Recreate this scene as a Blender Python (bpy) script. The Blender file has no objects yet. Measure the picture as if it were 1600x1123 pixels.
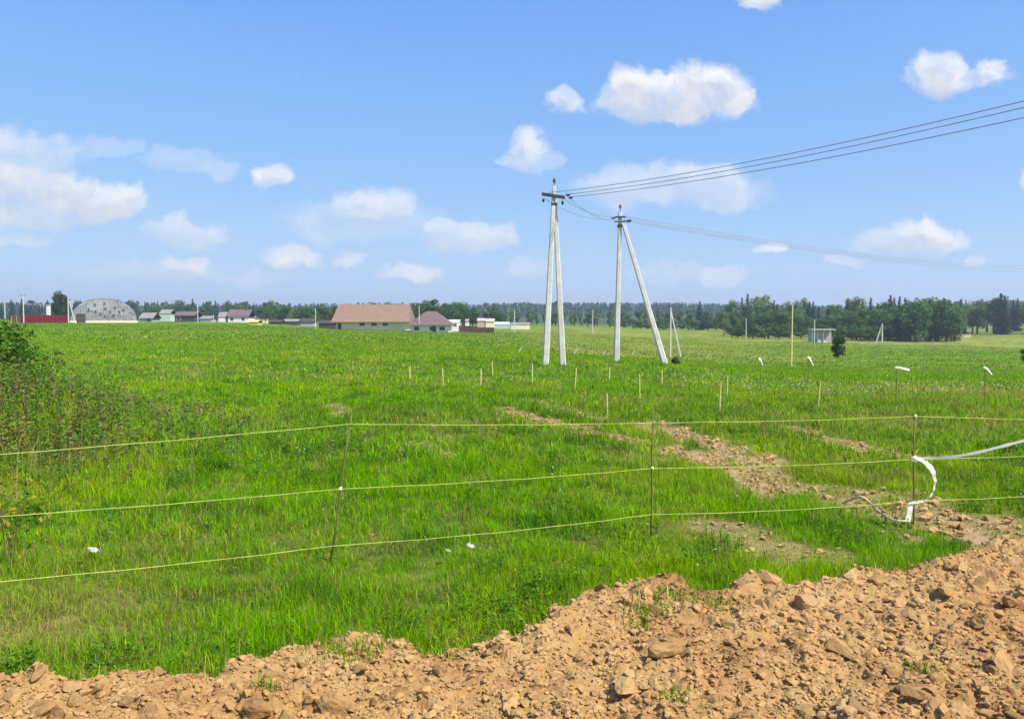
import bpy, bmesh, math, random
import numpy as np
from mathutils import Vector, Matrix, noise as mnoise

R = math.radians
rng = np.random.default_rng(7)
random.seed(7)
scene = bpy.context.scene
COL = scene.collection

# ------------------------------------------------------------------ camera
F_PX, CX, CY, HOR = 1256.0, 800.0, 561.5, 497.0      # photograph's pixel frame (1600 x 1123)
CAM_Z = 2.1
PITCH = math.atan((CY - HOR) / F_PX)
cam_d = bpy.data.cameras.new('camera')
cam = bpy.data.objects.new('camera', cam_d); COL.objects.link(cam)
cam.location = (0, 0, CAM_Z)
cam.rotation_euler = (math.pi / 2 - PITCH, 0, 0)
cam_d.sensor_width = 36; cam_d.lens = 36 * F_PX / 1600
cam_d.clip_start = 0.05; cam_d.clip_end = 12000
scene.camera = cam
scene.render.resolution_x = 1024; scene.render.resolution_y = 718

# ------------------------------------------------------------------ sun, exposure
SUN_EL, SUN_AZ = R(52), R(124)           # azimuth clockwise from +Y (view direction): sun on the right, a little behind
sd = bpy.data.lights.new('sun', 'SUN'); sd.energy = 5.0; sd.angle = R(0.53); sd.color = (1.0, 0.94, 0.84)
sun = bpy.data.objects.new('sun', sd); COL.objects.link(sun)
SUN_DIR = Vector((math.sin(SUN_AZ) * math.cos(SUN_EL), math.cos(SUN_AZ) * math.cos(SUN_EL), math.sin(SUN_EL)))
sun.rotation_euler = SUN_DIR.to_track_quat('Z', 'Y').to_euler()
vs = scene.view_settings
vs.view_transform = 'Standard'; vs.look = 'None'; vs.gamma = 1.0; vs.exposure = 0.5; vs.use_curve_mapping = False

# ------------------------------------------------------------------ world: blue sky with fair-weather cumulus
world = bpy.data.worlds.new('World'); scene.world = world; world.use_nodes = True
wt = world.node_tree; wt.nodes.clear()
def wn(t, **k):
    n = wt.nodes.new(t)
    for a, v in k.items(): setattr(n, a, v)
    return n
def L(a, b, tree=None): (tree or wt).links.new(a, b)
def wmath(op, a, b=None, clamp=False):
    n = wn('ShaderNodeMath', operation=op, use_clamp=clamp)
    for i, v in enumerate((a, b)):
        if v is None: continue
        if isinstance(v, (int, float)): n.inputs[i].default_value = v
        else: L(v, n.inputs[i])
    if op == 'MULTIPLY_ADD': n.inputs[2].default_value = 1.0
    return n.outputs[0]
sky = wn('ShaderNodeTexSky', sky_type='NISHITA')
sky.sun_disc = False; sky.sun_elevation = SUN_EL; sky.sun_rotation = SUN_AZ
sky.altitude = 200; sky.air_density = 1.0; sky.dust_density = 0.5; sky.ozone_density = 2.2
hsv = wn('ShaderNodeHueSaturation'); hsv.inputs['Hue'].default_value = 0.512
hsv.inputs['Saturation'].default_value = 1.12; hsv.inputs['Value'].default_value = 1.12
L(sky.outputs[0], hsv.inputs['Color'])
# the camera's tone response to the bright horizon: each channel rolls off softly
srgb = wn('ShaderNodeSeparateColor'); L(hsv.outputs[0], srgb.inputs[0]); skyc = wn('ShaderNodeCombineColor')
for ch, (k_, s_) in enumerate(((5.3, .94), (3.36, 1.60), (1.0, 5.7))):
    L(wmath('DIVIDE', wmath('MULTIPLY', srgb.outputs[ch], s_), wmath('MULTIPLY_ADD', srgb.outputs[ch], 1/k_)), skyc.inputs[ch])
tc = wn('ShaderNodeTexCoord')
sep = wn('ShaderNodeSeparateXYZ'); L(tc.outputs['Generated'], sep.inputs[0])
ysafe = wmath('MAXIMUM', sep.outputs[1], 0.02)
U = wmath('DIVIDE', sep.outputs[0], ysafe); V = wmath('DIVIDE', sep.outputs[2], ysafe)
uv = wn('ShaderNodeCombineXYZ'); L(U, uv.inputs[0]); L(V, uv.inputs[1])
def warp(vec, scale, amp, detail):
    n = wn('ShaderNodeTexNoise'); n.inputs['Scale'].default_value = scale
    n.inputs['Detail'].default_value = detail; n.inputs['Roughness'].default_value = 0.62
    L(vec, n.inputs['Vector'])
    s = wn('ShaderNodeVectorMath', operation='SUBTRACT'); L(n.outputs['Color'], s.inputs[0]); s.inputs[1].default_value = (.5, .5, .5)
    m = wn('ShaderNodeVectorMath', operation='MULTIPLY_ADD'); L(s.outputs[0], m.inputs[0])
    m.inputs[1].default_value = (amp, amp * .75, 0); L(vec, m.inputs[2])
    return m.outputs[0]
uvw = warp(warp(warp(uv.outputs[0], 14, 0.058, 2.0), 45, 0.030, 4.0), 130, 0.012, 6.0)
# each fair-weather cloud as a few puffs: image-plane place (x, y), half width, half height, opacity
PUFFS = [
 (1000,142,48,36,1),(1008,162,72,32,1),(1048,152,60,36,1),(1092,146,62,42,1),(1122,152,46,40,1),(1062,172,98,22,.95),(952,158,18,13,.6),(1158,152,16,12,.7),
 (878,164,32,21,.72),(902,167,16,12,.4),(822,240,32,32,.72),(804,254,30,17,.6),(862,250,22,15,.3),
 (428,275,30,20,.92),(70,292,70,32,.92),(118,312,66,36,.95),(172,326,62,34,.9),(22,288,60,32,.85),(206,320,32,26,.8),(90,336,130,26,.7),(20,330,120,34,.5),
 (40,240,100,34,.55),(92,228,36,22,.5),(180,236,56,18,.26),(290,252,66,20,.26),(342,262,34,15,.34),
 (300,364,66,22,.55),(284,354,32,18,.55),(22,378,62,15,.55),(294,412,44,15,.7),(290,426,60,14,.4),
 (582,322,70,30,.72),(612,328,44,26,.65),(562,346,125,36,.38),(464,398,44,18,.95),(543,406,18,11,.5),(643,425,54,15,.8),
 (735,374,80,26,.66),(690,362,34,20,.7),(786,364,28,20,.62),(1060,292,125,34,.62),(1030,276,40,18,.6),(1122,312,56,28,.62),(980,292,80,34,.45),
 (1420,374,88,22,.7),(1432,364,46,24,.95),(1370,380,52,14,.5),(1197,390,23,12,.8),(1455,120,42,38,.9),(1536,118,26,24,.82),(1500,130,72,18,.5),(1420,130,28,18,.4),
 (1180,4,40,22,.85),(1130,432,46,14,.55),(1320,405,32,10,.45),(1518,411,32,9,.45),(1604,286,16,26,.6),(825,419,40,15,.35),(405,433,60,12,.3),(190,428,80,14,.25),(1050,425,70,14,.25),
]
grp = bpy.data.node_groups.new('cumulus', 'ShaderNodeTree')
grp.interface.new_socket('Vector', in_out='INPUT', socket_type='NodeSocketVector')
grp.interface.new_socket('Density', in_out='OUTPUT', socket_type='NodeSocketFloat')
gi = grp.nodes.new('NodeGroupInput'); go = grp.nodes.new('NodeGroupOutput')
acc = None
for (px, py, a, b, op) in PUFFS:
    u0, v0 = (px - CX) / F_PX, (HOR - py) / F_PX
    ru, rv = a / F_PX * 1.12, b / F_PX * 1.12
    m = grp.nodes.new('ShaderNodeVectorMath'); m.operation = 'MULTIPLY_ADD'
    grp.links.new(gi.outputs[0], m.inputs[0]); m.inputs[1].default_value = (1/ru, 1/rv, 0); m.inputs[2].default_value = (-u0/ru, -v0/rv, 0)
    l = grp.nodes.new('ShaderNodeVectorMath'); l.operation = 'LENGTH'; grp.links.new(m.outputs[0], l.inputs[0])
    r = grp.nodes.new('ShaderNodeMapRange'); r.interpolation_type = 'SMOOTHSTEP'
    r.inputs['From Min'].default_value = 1.10; r.inputs['From Max'].default_value = 0.56
    r.inputs['To Min'].default_value = 0; r.inputs['To Max'].default_value = op
    grp.links.new(l.outputs['Value'], r.inputs['Value'])
    if acc is None: acc = r.outputs[0]
    else:
        mx = grp.nodes.new('ShaderNodeMath'); mx.operation = 'MAXIMUM'
        grp.links.new(acc, mx.inputs[0]); grp.links.new(r.outputs[0], mx.inputs[1]); acc = mx.outputs[0]
grp.links.new(acc, go.inputs[0])
d0 = wn('ShaderNodeGroup'); d0.node_tree = grp; L(uvw, d0.inputs[0])
off = wn('ShaderNodeVectorMath', operation='ADD'); L(uvw, off.inputs[0]); off.inputs[1].default_value = (9/F_PX, 24/F_PX, 0)
d1 = wn('ShaderNodeGroup'); d1.node_tree = grp; L(off.outputs[0], d1.inputs[0])
front = wmath('GREATER_THAN', sep.outputs[1], 0.15)
# the same kind of cumulus over the rest of the dome
gm = wn('ShaderNodeMapping'); gm.inputs['Scale'].default_value = (3.2, 3.2, 8.0); L(tc.outputs['Generated'], gm.inputs[0])
gn = wn('ShaderNodeTexNoise'); gn.inputs['Scale'].default_value = 1.6; gn.inputs['Detail'].default_value = 7; gn.inputs['Roughness'].default_value = .55
L(gm.outputs[0], gn.inputs['Vector'])
gr = wn('ShaderNodeMapRange', interpolation_type='SMOOTHSTEP'); L(gn.outputs['Fac'], gr.inputs['Value'])
gr.inputs['From Min'].default_value = .58; gr.inputs['From Max'].default_value = .70
au = wmath('ABSOLUTE', U)
w1 = wn('ShaderNodeMapRange'); L(au, w1.inputs['Value']); w1.inputs['From Min'].default_value = .66; w1.inputs['From Max'].default_value = .8
w2 = wn('ShaderNodeMapRange'); L(V, w2.inputs['Value']); w2.inputs['From Min'].default_value = .41; w2.inputs['From Max'].default_value = .5
outm = wmath('MAXIMUM', wmath('MAXIMUM', w1.outputs[0], w2.outputs[0]), wmath('SUBTRACT', 1.0, front))
low = wn('ShaderNodeMapRange'); L(sep.outputs[2], low.inputs['Value']); low.inputs['From Min'].default_value = .0; low.inputs['From Max'].default_value = .08
generic = wmath('MULTIPLY', wmath('MULTIPLY', gr.outputs[0], outm), low.outputs[0])
cn = wn('ShaderNodeTexNoise'); cn.inputs['Scale'].default_value = 26; cn.inputs['Detail'].default_value = 8; cn.inputs['Roughness'].default_value = .6; L(uvw, cn.inputs['Vector'])
cr_ = wn('ShaderNodeMapRange'); L(cn.outputs['Fac'], cr_.inputs['Value']); cr_.inputs['From Min'].default_value = .3; cr_.inputs['From Max'].default_value = .68; cr_.inputs['To Min'].default_value = .5; cr_.inputs['To Max'].default_value = 1.25
dens = wmath('MAXIMUM', wmath('MULTIPLY', wmath('MULTIPLY', d0.outputs[0], cr_.outputs[0], clamp=True), front), generic)
fn = wn('ShaderNodeTexNoise'); fn.inputs['Scale'].default_value = 38; fn.inputs['Detail'].default_value = 6; L(uv.outputs[0], fn.inputs['Vector'])
shade = wmath('MULTIPLY', wmath('MULTIPLY', d1.outputs[0], fn.outputs['Fac']), 1.7, clamp=True)
ccol = wn('ShaderNodeMixRGB'); L(shade, ccol.inputs['Fac'])
ccol.inputs[1].default_value = (5.0, 5.0, 5.05, 1); ccol.inputs[2].default_value = (3.5, 3.7, 4.2, 1)
mixc = wn('ShaderNodeMixRGB'); L(dens, mixc.inputs['Fac']); L(skyc.outputs[0], mixc.inputs[1]); L(ccol.outputs[0], mixc.inputs[2])
bg = wn('ShaderNodeBackground'); bg.inputs['Strength'].default_value = 0.14
L(mixc.outputs[0], bg.inputs['Color'])
world.cycles.sampling_method = 'MANUAL'; world.cycles.sample_map_resolution = 512
wo = wn('ShaderNodeOutputWorld'); L(bg.outputs[0], wo.inputs[0])

# ------------------------------------------------------------------ helpers: maths
def ray(px, py):
    c, s = math.cos(PITCH), math.sin(PITCH)
    x, z = (px - CX), -(py - CY)
    y2 = F_PX * c + z * s; z2 = -F_PX * s + z * c
    return x / y2, z2 / y2                      # x per unit depth, z per unit depth
def hash2(ix, iy, seed):
    h = (ix.astype(np.int64) * 374761393 + iy.astype(np.int64) * 668265263 + seed * 144269) & 0x7fffffff
    h = ((h ^ (h >> 13)) * 1274126177) & 0x7fffffff
    return (h ^ (h >> 16)) & 0xffff
def gnoise(x, y, seed=0):
    x = np.asarray(x, float); y = np.asarray(y, float)
    ix, iy = np.floor(x), np.floor(y); fx, fy = x - ix, y - iy
    u, v = fx*fx*fx*(fx*(fx*6-15)+10), fy*fy*fy*(fy*(fy*6-15)+10)
    def g(dx, dy):
        a = hash2(ix + dx, iy + dy, seed) / 65536.0 * 2 * np.pi
        return np.cos(a) * (fx - dx) + np.sin(a) * (fy - dy)
    return ((g(0,0)*(1-u) + g(1,0)*u)*(1-v) + (g(0,1)*(1-u) + g(1,1)*u)*v) * 1.45
def fbm(x, y, oct=4, seed=0):
    s, a, f = 0, 1.0, 1.0
    for o in range(oct):
        s = s + a * gnoise(x*f + 13.7*o, y*f - 7.1*o, seed + o); a *= .5; f *= 2.03
    return s
def sstep(a, b, x):
    t = np.clip((x - a) / (b - a), 0, 1); return t*t*(3 - 2*t)

# ------------------------------------------------------------------ terrain: flat near the fence, falling away on the right, low hills far off
T_PX = np.array([-900, 0, 300, 600, 800, 950, 1050, 1240, 1450, 1600, 2500.])
T_D = np.array([20, 40, 80, 150, 250, 400, 700, 1500, 3000.])
T_ROW = np.array([
 [629, 563, 527, 511, 504, 500, 498, 491, 490],
 [629, 563, 527, 511, 504, 500, 498, 491, 490],
 [629, 563, 528, 514, 505.5, 501, 498, 491, 490],
 [629, 563, 533, 522, 514.5, 507, 502, 490, 487],
 [629, 564, 540, 527, 518, 510, 503, 487, 484],
 [629, 566, 556, 540, 522, 512, 505, 486, 483],
 [629, 569, 564, 546, 527, 515, 507, 486, 483],
 [632, 588, 572, 550, 532, 518, 509, 490, 486],
 [632, 592, 574, 553, 537, 520, 506, 492, 489],
 [632, 592, 575, 555, 541, 514, 506, 493, 490],
 [632, 592, 575, 555, 541, 514, 506, 493, 490]])
T_Z = np.array([[CAM_Z + T_D[j] * ray(T_PX[i], T_ROW[i][j])[1] for j in range(len(T_D))] for i in range(len(T_PX))])
T_Z[:, 0] *= .3
MOUND = (-8.6, 12.2)
def terrain_z(x, y):
    x = np.asarray(x, float); y = np.asarray(y, float)
    d = np.hypot(x, y) * np.where(y > 0, 1, 1)
    dd = np.maximum(np.where(y > 0, np.maximum(y, d * .5), d), 1.0)
    px = np.clip(CX + F_PX * x / np.maximum(y, .35 * d + 1e-3), -900, 2500)
    ld = np.clip(np.log(dd), np.log(20), np.log(3000)); lT = np.log(T_D)
    i = np.clip(np.searchsorted(T_PX, px) - 1, 0, len(T_PX) - 2); j = np.clip(np.searchsorted(lT, ld) - 1, 0, len(T_D) - 2)
    fu = (px - T_PX[i]) / (T_PX[i+1] - T_PX[i]); fv = (ld - lT[j]) / (lT[j+1] - lT[j])
    fu = fu*fu*(3-2*fu)
    z = (T_Z[i,j]*(1-fu) + T_Z[i+1,j]*fu)*(1-fv) + (T_Z[i,j+1]*(1-fu) + T_Z[i+1,j+1]*fu)*fv
    z = z * sstep(7, 20, d)
    z = z + .035 * fbm(x*.55, y*.55, 3, 3) * sstep(2, 6, d) + .10 * fbm(x*.06, y*.06, 2, 9) * sstep(20, 60, d)
    m = np.exp(-(((x - MOUND[0]) / 2.9)**2 + ((y - MOUND[1]) / 2.6)**2))
    z = z + 1.02 * m * (1 + .22 * fbm(x*.8, y*.8, 3, 5))
    return z
def tz(x, y): return float(terrain_z(np.array([x]), np.array([y]))[0])
def ground(px, py):
    """place in the field seen at that spot of the photograph"""
    kx, kz = ray(px, py); d = 4.0
    while d < 2500:
        if CAM_Z + kz*d < tz(kx*d, d): break
        d *= 1.01
    return Vector((kx*d, d, tz(kx*d, d)))
def spot(px, d):
    kx, _ = ray(px, HOR); return Vector((kx*d, d, tz(kx*d, d)))
def at(px, py, d):
    kx, kz = ray(px, py); return Vector((kx*d, d, CAM_Z + kz*d))

# edge between the graded soil and the grass, as depth over direction
EDGE_PX = [(-500,1110),(-200,1075),(0,1052),(60,1047),(120,1052),(230,1037),(290,1042),(350,1030),(420,1012),(500,992),(540,977),(590,974),(625,992),(660,1002),(720,997),(800,977),(845,962),(885,930),(920,912),(1000,899),(1060,897),(1085,918),(1130,915),(1190,894),(1232,908),(1310,892),(1335,880),(1430,872),(1490,858),(1515,836),(1560,826),(1620,824),(1900,815),(2400,800)]
E_U = np.array([ray(a, b)[0] for a, b in EDGE_PX]); E_D = np.array([(CAM_Z - .14) / -ray(a, b)[1] for a, b in EDGE_PX])
def edge_in(x, y):
    """metres inside the soil (positive) from its ragged edge"""
    x = np.asarray(x, float); y = np.asarray(y, float)
    e = np.interp(x / np.maximum(y, .8), E_U, E_D)
    return e - y + .07 * fbm(x*2.3, y*2.3, 3, 21)
# bare tracks and scraped patches in the grass: pixel capsules (x0,y0,x1,y1,halfwidth m,strength)
BARE = [(790,640,985,690,.32,.88),(1025,664,1165,716,.36,1.0),(1055,704,1205,764,.36,1.0),(1165,716,1260,770,.5,.8),(1240,670,1270,680,.25,.7),(1280,686,1425,714,.26,.95),
        (1200,745,1400,800,.5,.7),(1330,775,1420,815,.35,.7),(1430,790,1620,850,.45,.85),(1090,815,1290,878,.28,.6),(518,632,545,650,.22,.7),(655,695,700,712,.2,.6),(1500,835,1640,845,.4,1.),
        (840,625,940,655,.4,.4),(640,900,700,935,.1,.3),(880,950,960,1000,.2,.0)]
BSEG = []
for (a, b, c, d, w, s) in BARE:
    p, q = ground(a, b), ground(c, d); BSEG.append((p.x, p.y, q.x, q.y, w, s))
def bare(x, y):
    x = np.asarray(x, float); y = np.asarray(y, float); out = np.zeros_like(x)
    n = fbm(x*1.9, y*1.5, 5, 31)*1.35
    for (x0, y0, x1, y1, w, s) in BSEG:
        dx, dy = x1-x0, y1-y0; t = np.clip(((x-x0)*dx + (y-y0)*dy) / (dx*dx + dy*dy), 0, 1)
        r = np.hypot(x-x0-t*dx, y-y0-t*dy) / w + n * .9
        out = np.maximum(out, s * (1 - sstep(.25, 1.55, r)))
    out = np.maximum(out, sstep(-.10, .08, edge_in(x, y)))
    return out
def dryness(x, y):
    """how much of the sward is dry stalks, 0..1"""
    x = np.asarray(x, float); y = np.asarray(y, float)
    n = .5 + .5 * fbm(x*.35, y*.22, 4, 41)
    n2 = .5 + .5 * fbm(x*1.3, y*1.0, 3, 47)
    u = x / np.maximum(y, 1)
    v = .02 + .34 * sstep(.48, .88, n) + .30 * sstep(.52, .9, n2)
    right = sstep(.2, .5, u)
    v += right * .42 * sstep(170, 220, y) * (1 - sstep(300, 340, y)) + .34*(1-right)*sstep(-.1,.1,u)*sstep(70,110,y)*(1-sstep(420,520,y))
    v += right * .42 * np.exp(-((y - 27) / 7.)**2) * (.4 + n)
    v += sstep(.05,.2,u) * .2 * np.exp(-((y - 17) / 5.)**2)
    v += .75 * np.exp(-(((x - MOUND[0] - .7) / 2.4)**2 + ((y - MOUND[1] + 2.0) / 2.0)**2)) * (.5 + n2)
    v += .55 * np.exp(-(((x + 3.0) / .9)**2 + ((y - 5.3) / .8)**2)) + .3 * np.exp(-(((x + 2.2) / 1.2)**2 + ((y - 7.6) / 1.0)**2)) + .3*np.exp(-(((x + .8) / .6)**2 + ((y - 5.9) / .8)**2))
    v += .25 * sstep(.55, .8, .5 + .5*fbm(x*.05, y*.02, 3, 55)) * sstep(40, 90, y)
    return np.clip(v, 0, 1)

# ------------------------------------------------------------------ helpers: scene
def tag(o, label=None, cat=None, group=None, kind=None):
    if label: o['label'] = label
    if cat: o['category'] = cat
    if group: o['group'] = group
    if kind: o['kind'] = kind
    return o
def empty(name, loc=(0,0,0), rz=0, parent=None):
    o = bpy.data.objects.new(name, None); COL.objects.link(o); o.location = loc; o.rotation_euler = (0,0,rz)
    o.empty_display_size = .2
    if parent: o.parent = parent
    return o
def link(name, me, parent=None):
    o = bpy.data.objects.new(name, me); COL.objects.link(o)
    if parent: o.parent = parent
    return o
def np_mesh(name, V, F, mat, col=None, smooth=False):
    V = np.asarray(V, np.float32); F = np.asarray(F, np.int32); k = F.shape[1]
    me = bpy.data.meshes.new(name)
    me.vertices.add(len(V)); me.vertices.foreach_set('co', V.ravel())
    me.loops.add(F.size); me.loops.foreach_set('vertex_index', F.ravel())
    me.polygons.add(len(F)); me.polygons.foreach_set('loop_start', np.arange(0, F.size, k, dtype=np.int32))
    me.polygons.foreach_set('use_smooth', np.full(len(F), smooth, bool))
    if col is not None:
        a = me.color_attributes.new('tint', 'FLOAT_COLOR', 'POINT')
        c = np.ones((len(V), 4), np.float32); c[:, :col.shape[1]] = col
        a.data.foreach_set('color', c.ravel())
    me.update(calc_edges=True); me.materials.append(mat)
    return me
def bm_obj(name, bm, mat, parent=None, smooth=False):
    me = bpy.data.meshes.new(name)
    bmesh.ops.recalc_face_normals(bm, faces=bm.faces)
    if smooth:
        for f in bm.faces: f.smooth = True
    bm.to_mesh(me); bm.free(); me.materials.append(mat)
    return link(name, me, parent)
def box(bm, x0, x1, y0, y1, z0, z1):
    v = [bm.verts.new(p) for p in ((x0,y0,z0),(x1,y0,z0),(x1,y1,z0),(x0,y1,z0),(x0,y0,z1),(x1,y0,z1),(x1,y1,z1),(x0,y1,z1))]
    for f in ((0,3,2,1),(4,5,6,7),(0,1,5,4),(1,2,6,5),(2,3,7,6),(3,0,4,7)): bm.faces.new([v[i] for i in f])
def box_obj(name, dims, mat, parent): bm = bmesh.new(); box(bm, *dims); return bm_obj(name, bm, mat, parent)
def tube(bm, pts, rad, n=6, cap=True, shape=None):
    pts = [Vector(p) for p in pts]; rings = []
    for i, p in enumerate(pts):
        t = (pts[min(i+1, len(pts)-1)] - pts[max(i-1, 0)]).normalized()
        a = t.cross(Vector((0,0,1)));
        if a.length < .05: a = t.cross(Vector((0,1,0)))
        a.normalize(); b = t.cross(a).normalized()
        r = rad[i] if isinstance(rad, (list, tuple)) else rad
        rings.append([bm.verts.new(p + (a*math.cos(6.28318*(k+.5)/n) + b*math.sin(6.28318*(k+.5)/n)) * r) for k in range(n)])
    for A, B in zip(rings, rings[1:]):
        for k in range(n): bm.faces.new((A[k], A[(k+1)%n], B[(k+1)%n], B[k]))
    if cap: bm.faces.new(rings[0][::-1]); bm.faces.new(rings[-1])
def tube_obj(name, pts, rad, mat, parent=None, n=6, smooth=False):
    bm = bmesh.new(); tube(bm, pts, rad, n); return bm_obj(name, bm, mat, parent, smooth)
def copy_tree(o, parent=None):
    c = o.copy(); COL.objects.link(c); c.parent = parent
    for ch in o.children: copy_tree(ch, c)
    return c

# ------------------------------------------------------------------ materials
def mat(name, col, rough=.8, var=.15, scale=6., bump=0., bscale=40., spec=.25, metal=0., col2=None, objvar=0.):
    m = bpy.data.materials.new(name); m.use_nodes = True; t = m.node_tree; b = t.nodes['Principled BSDF']
    b.inputs['Roughness'].default_value = rough; b.inputs['Specular IOR Level'].default_value = spec; b.inputs['Metallic'].default_value = metal
    co = t.nodes.new('ShaderNodeTexCoord'); n = t.nodes.new('ShaderNodeTexNoise'); n.inputs['Scale'].default_value = scale
    n.inputs['Detail'].default_value = 6; n.inputs['Roughness'].default_value = .65; t.links.new(co.outputs['Object'], n.inputs['Vector'])
    mr = t.nodes.new('ShaderNodeMapRange'); mr.inputs['From Min'].default_value = .3; mr.inputs['From Max'].default_value = .7
    t.links.new(n.outputs['Fac'], mr.inputs['Value'])
    mx = t.nodes.new('ShaderNodeMixRGB'); t.links.new(mr.outputs[0], mx.inputs['Fac'])
    c2 = col2 or tuple(c*(1+var) for c in col); c1 = tuple(c*(1-var) for c in col) if not col2 else col
    mx.inputs[1].default_value = (*c1, 1); mx.inputs[2].default_value = (*c2, 1); out = mx.outputs[0]
    if objvar:
        oi = t.nodes.new('ShaderNodeObjectInfo'); hs = t.nodes.new('ShaderNodeHueSaturation')
        r2 = t.nodes.new('ShaderNodeMapRange'); t.links.new(oi.outputs['Random'], r2.inputs['Value'])
        r2.inputs['To Min'].default_value = 1-objvar; r2.inputs['To Max'].default_value = 1+objvar
        t.links.new(r2.outputs[0], hs.inputs['Value']); t.links.new(out, hs.inputs['Color']); out = hs.outputs[0]
    t.links.new(out, b.inputs['Base Color'])
    if bump:
        bn = t.nodes.new('ShaderNodeTexNoise'); bn.inputs['Scale'].default_value = bscale; bn.inputs['Detail'].default_value = 8; bn.inputs['Roughness'].default_value = .7
        t.links.new(co.outputs['Object'], bn.inputs['Vector'])
        bp = t.nodes.new('ShaderNodeBump'); bp.inputs['Strength'].default_value = 1; bp.inputs['Distance'].default_value = bump
        t.links.new(bn.outputs['Fac'], bp.inputs['Height']); t.links.new(bp.outputs[0], b.inputs['Normal'])
    return m
def leaf_mat(name, trans=.35, gain=(1,1,1), objvar=0.):
    """plant tissue: colour from the leaf's own tint, thin enough to let light through"""
    m = bpy.data.materials.new(name); m.use_nodes = True; t = m.node_tree; t.nodes.clear()
    at_ = t.nodes.new('ShaderNodeAttribute'); at_.attribute_name = 'tint'; out = at_.outputs['Color']
    if objvar:
        oi = t.nodes.new('ShaderNodeObjectInfo'); hs = t.nodes.new('ShaderNodeHueSaturation')
        r2 = t.nodes.new('ShaderNodeMapRange'); t.links.new(oi.outputs['Random'], r2.inputs['Value'])
        r2.inputs['To Min'].default_value = 1-objvar; r2.inputs['To Max'].default_value = 1+objvar
        t.links.new(r2.outputs[0], hs.inputs['Value']); t.links.new(out, hs.inputs['Color']); out = hs.outputs[0]
    d = t.nodes.new('ShaderNodeBsdfDiffuse'); tr = t.nodes.new('ShaderNodeBsdfTranslucent'); mx = t.nodes.new('ShaderNodeMixShader')
    mx.inputs[0].default_value = trans; t.links.new(out, d.inputs[0]); t.links.new(out, tr.inputs[0])
    t.links.new(d.outputs[0], mx.inputs[1]); t.links.new(tr.outputs[0], mx.inputs[2])
    o = t.nodes.new('ShaderNodeOutputMaterial'); t.links.new(mx.outputs[0], o.inputs[0])
    return m
M_GRASS = leaf_mat('grass_blades', .42)
M_LEAF = leaf_mat('leaves', .30, objvar=.16)
M_NEEDLE = leaf_mat('needles', .12, objvar=.2)
M_BARK = mat('bark', (.10,.08,.06), .95, .3, 4)
M_BIRCH = mat('birch_bark', (.45,.43,.39), .9, .3, 3)
M_CONC = mat('pole_concrete', (.60,.59,.53), .85, .17, 2.2, .006, 40)
M_STEEL = mat('dark_steel', (.045,.05,.055), .55, .2, 8, spec=.5)
M_BAG = mat('dull_black_plastic', (.018,.022,.016), .9, .2, 8)
M_INSUL = mat('insulator_glaze', (.06,.055,.06), .25, .1, 8, spec=.6)
M_WIRE = mat('weathered_wire', (.30,.31,.34), .6, .1, 2)
M_STAKE = mat('pale_wood', (.74,.62,.24), .85, .15, 9)
M_DARKSTAKE = mat('weathered_stick', (.17,.145,.05), .9, .3, 12, .002, 80)
M_STRING = mat('yellow_green_twine', (.46,.54,.12), .8, .3, 7)
M_TAPE = mat('white_plastic_tape', (.90,.90,.80), .45, .05, 9, spec=.4)
_t = M_TAPE.node_tree; _o = _t.nodes['Material Output']; _tr = _t.nodes.new('ShaderNodeBsdfTranslucent'); _tr.inputs[0].default_value = (.95,.95,.84,1); _mx = _t.nodes.new('ShaderNodeMixShader'); _mx.inputs[0].default_value = .5
_t.links.new(_t.nodes['Principled BSDF'].outputs[0], _mx.inputs[1]); _t.links.new(_tr.outputs[0], _mx.inputs[2]); _t.links.new(_mx.outputs[0], _o.inputs['Surface'])
M_CORD = mat('tan_rope', (.60,.46,.28), .9, .2, 25)
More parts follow.
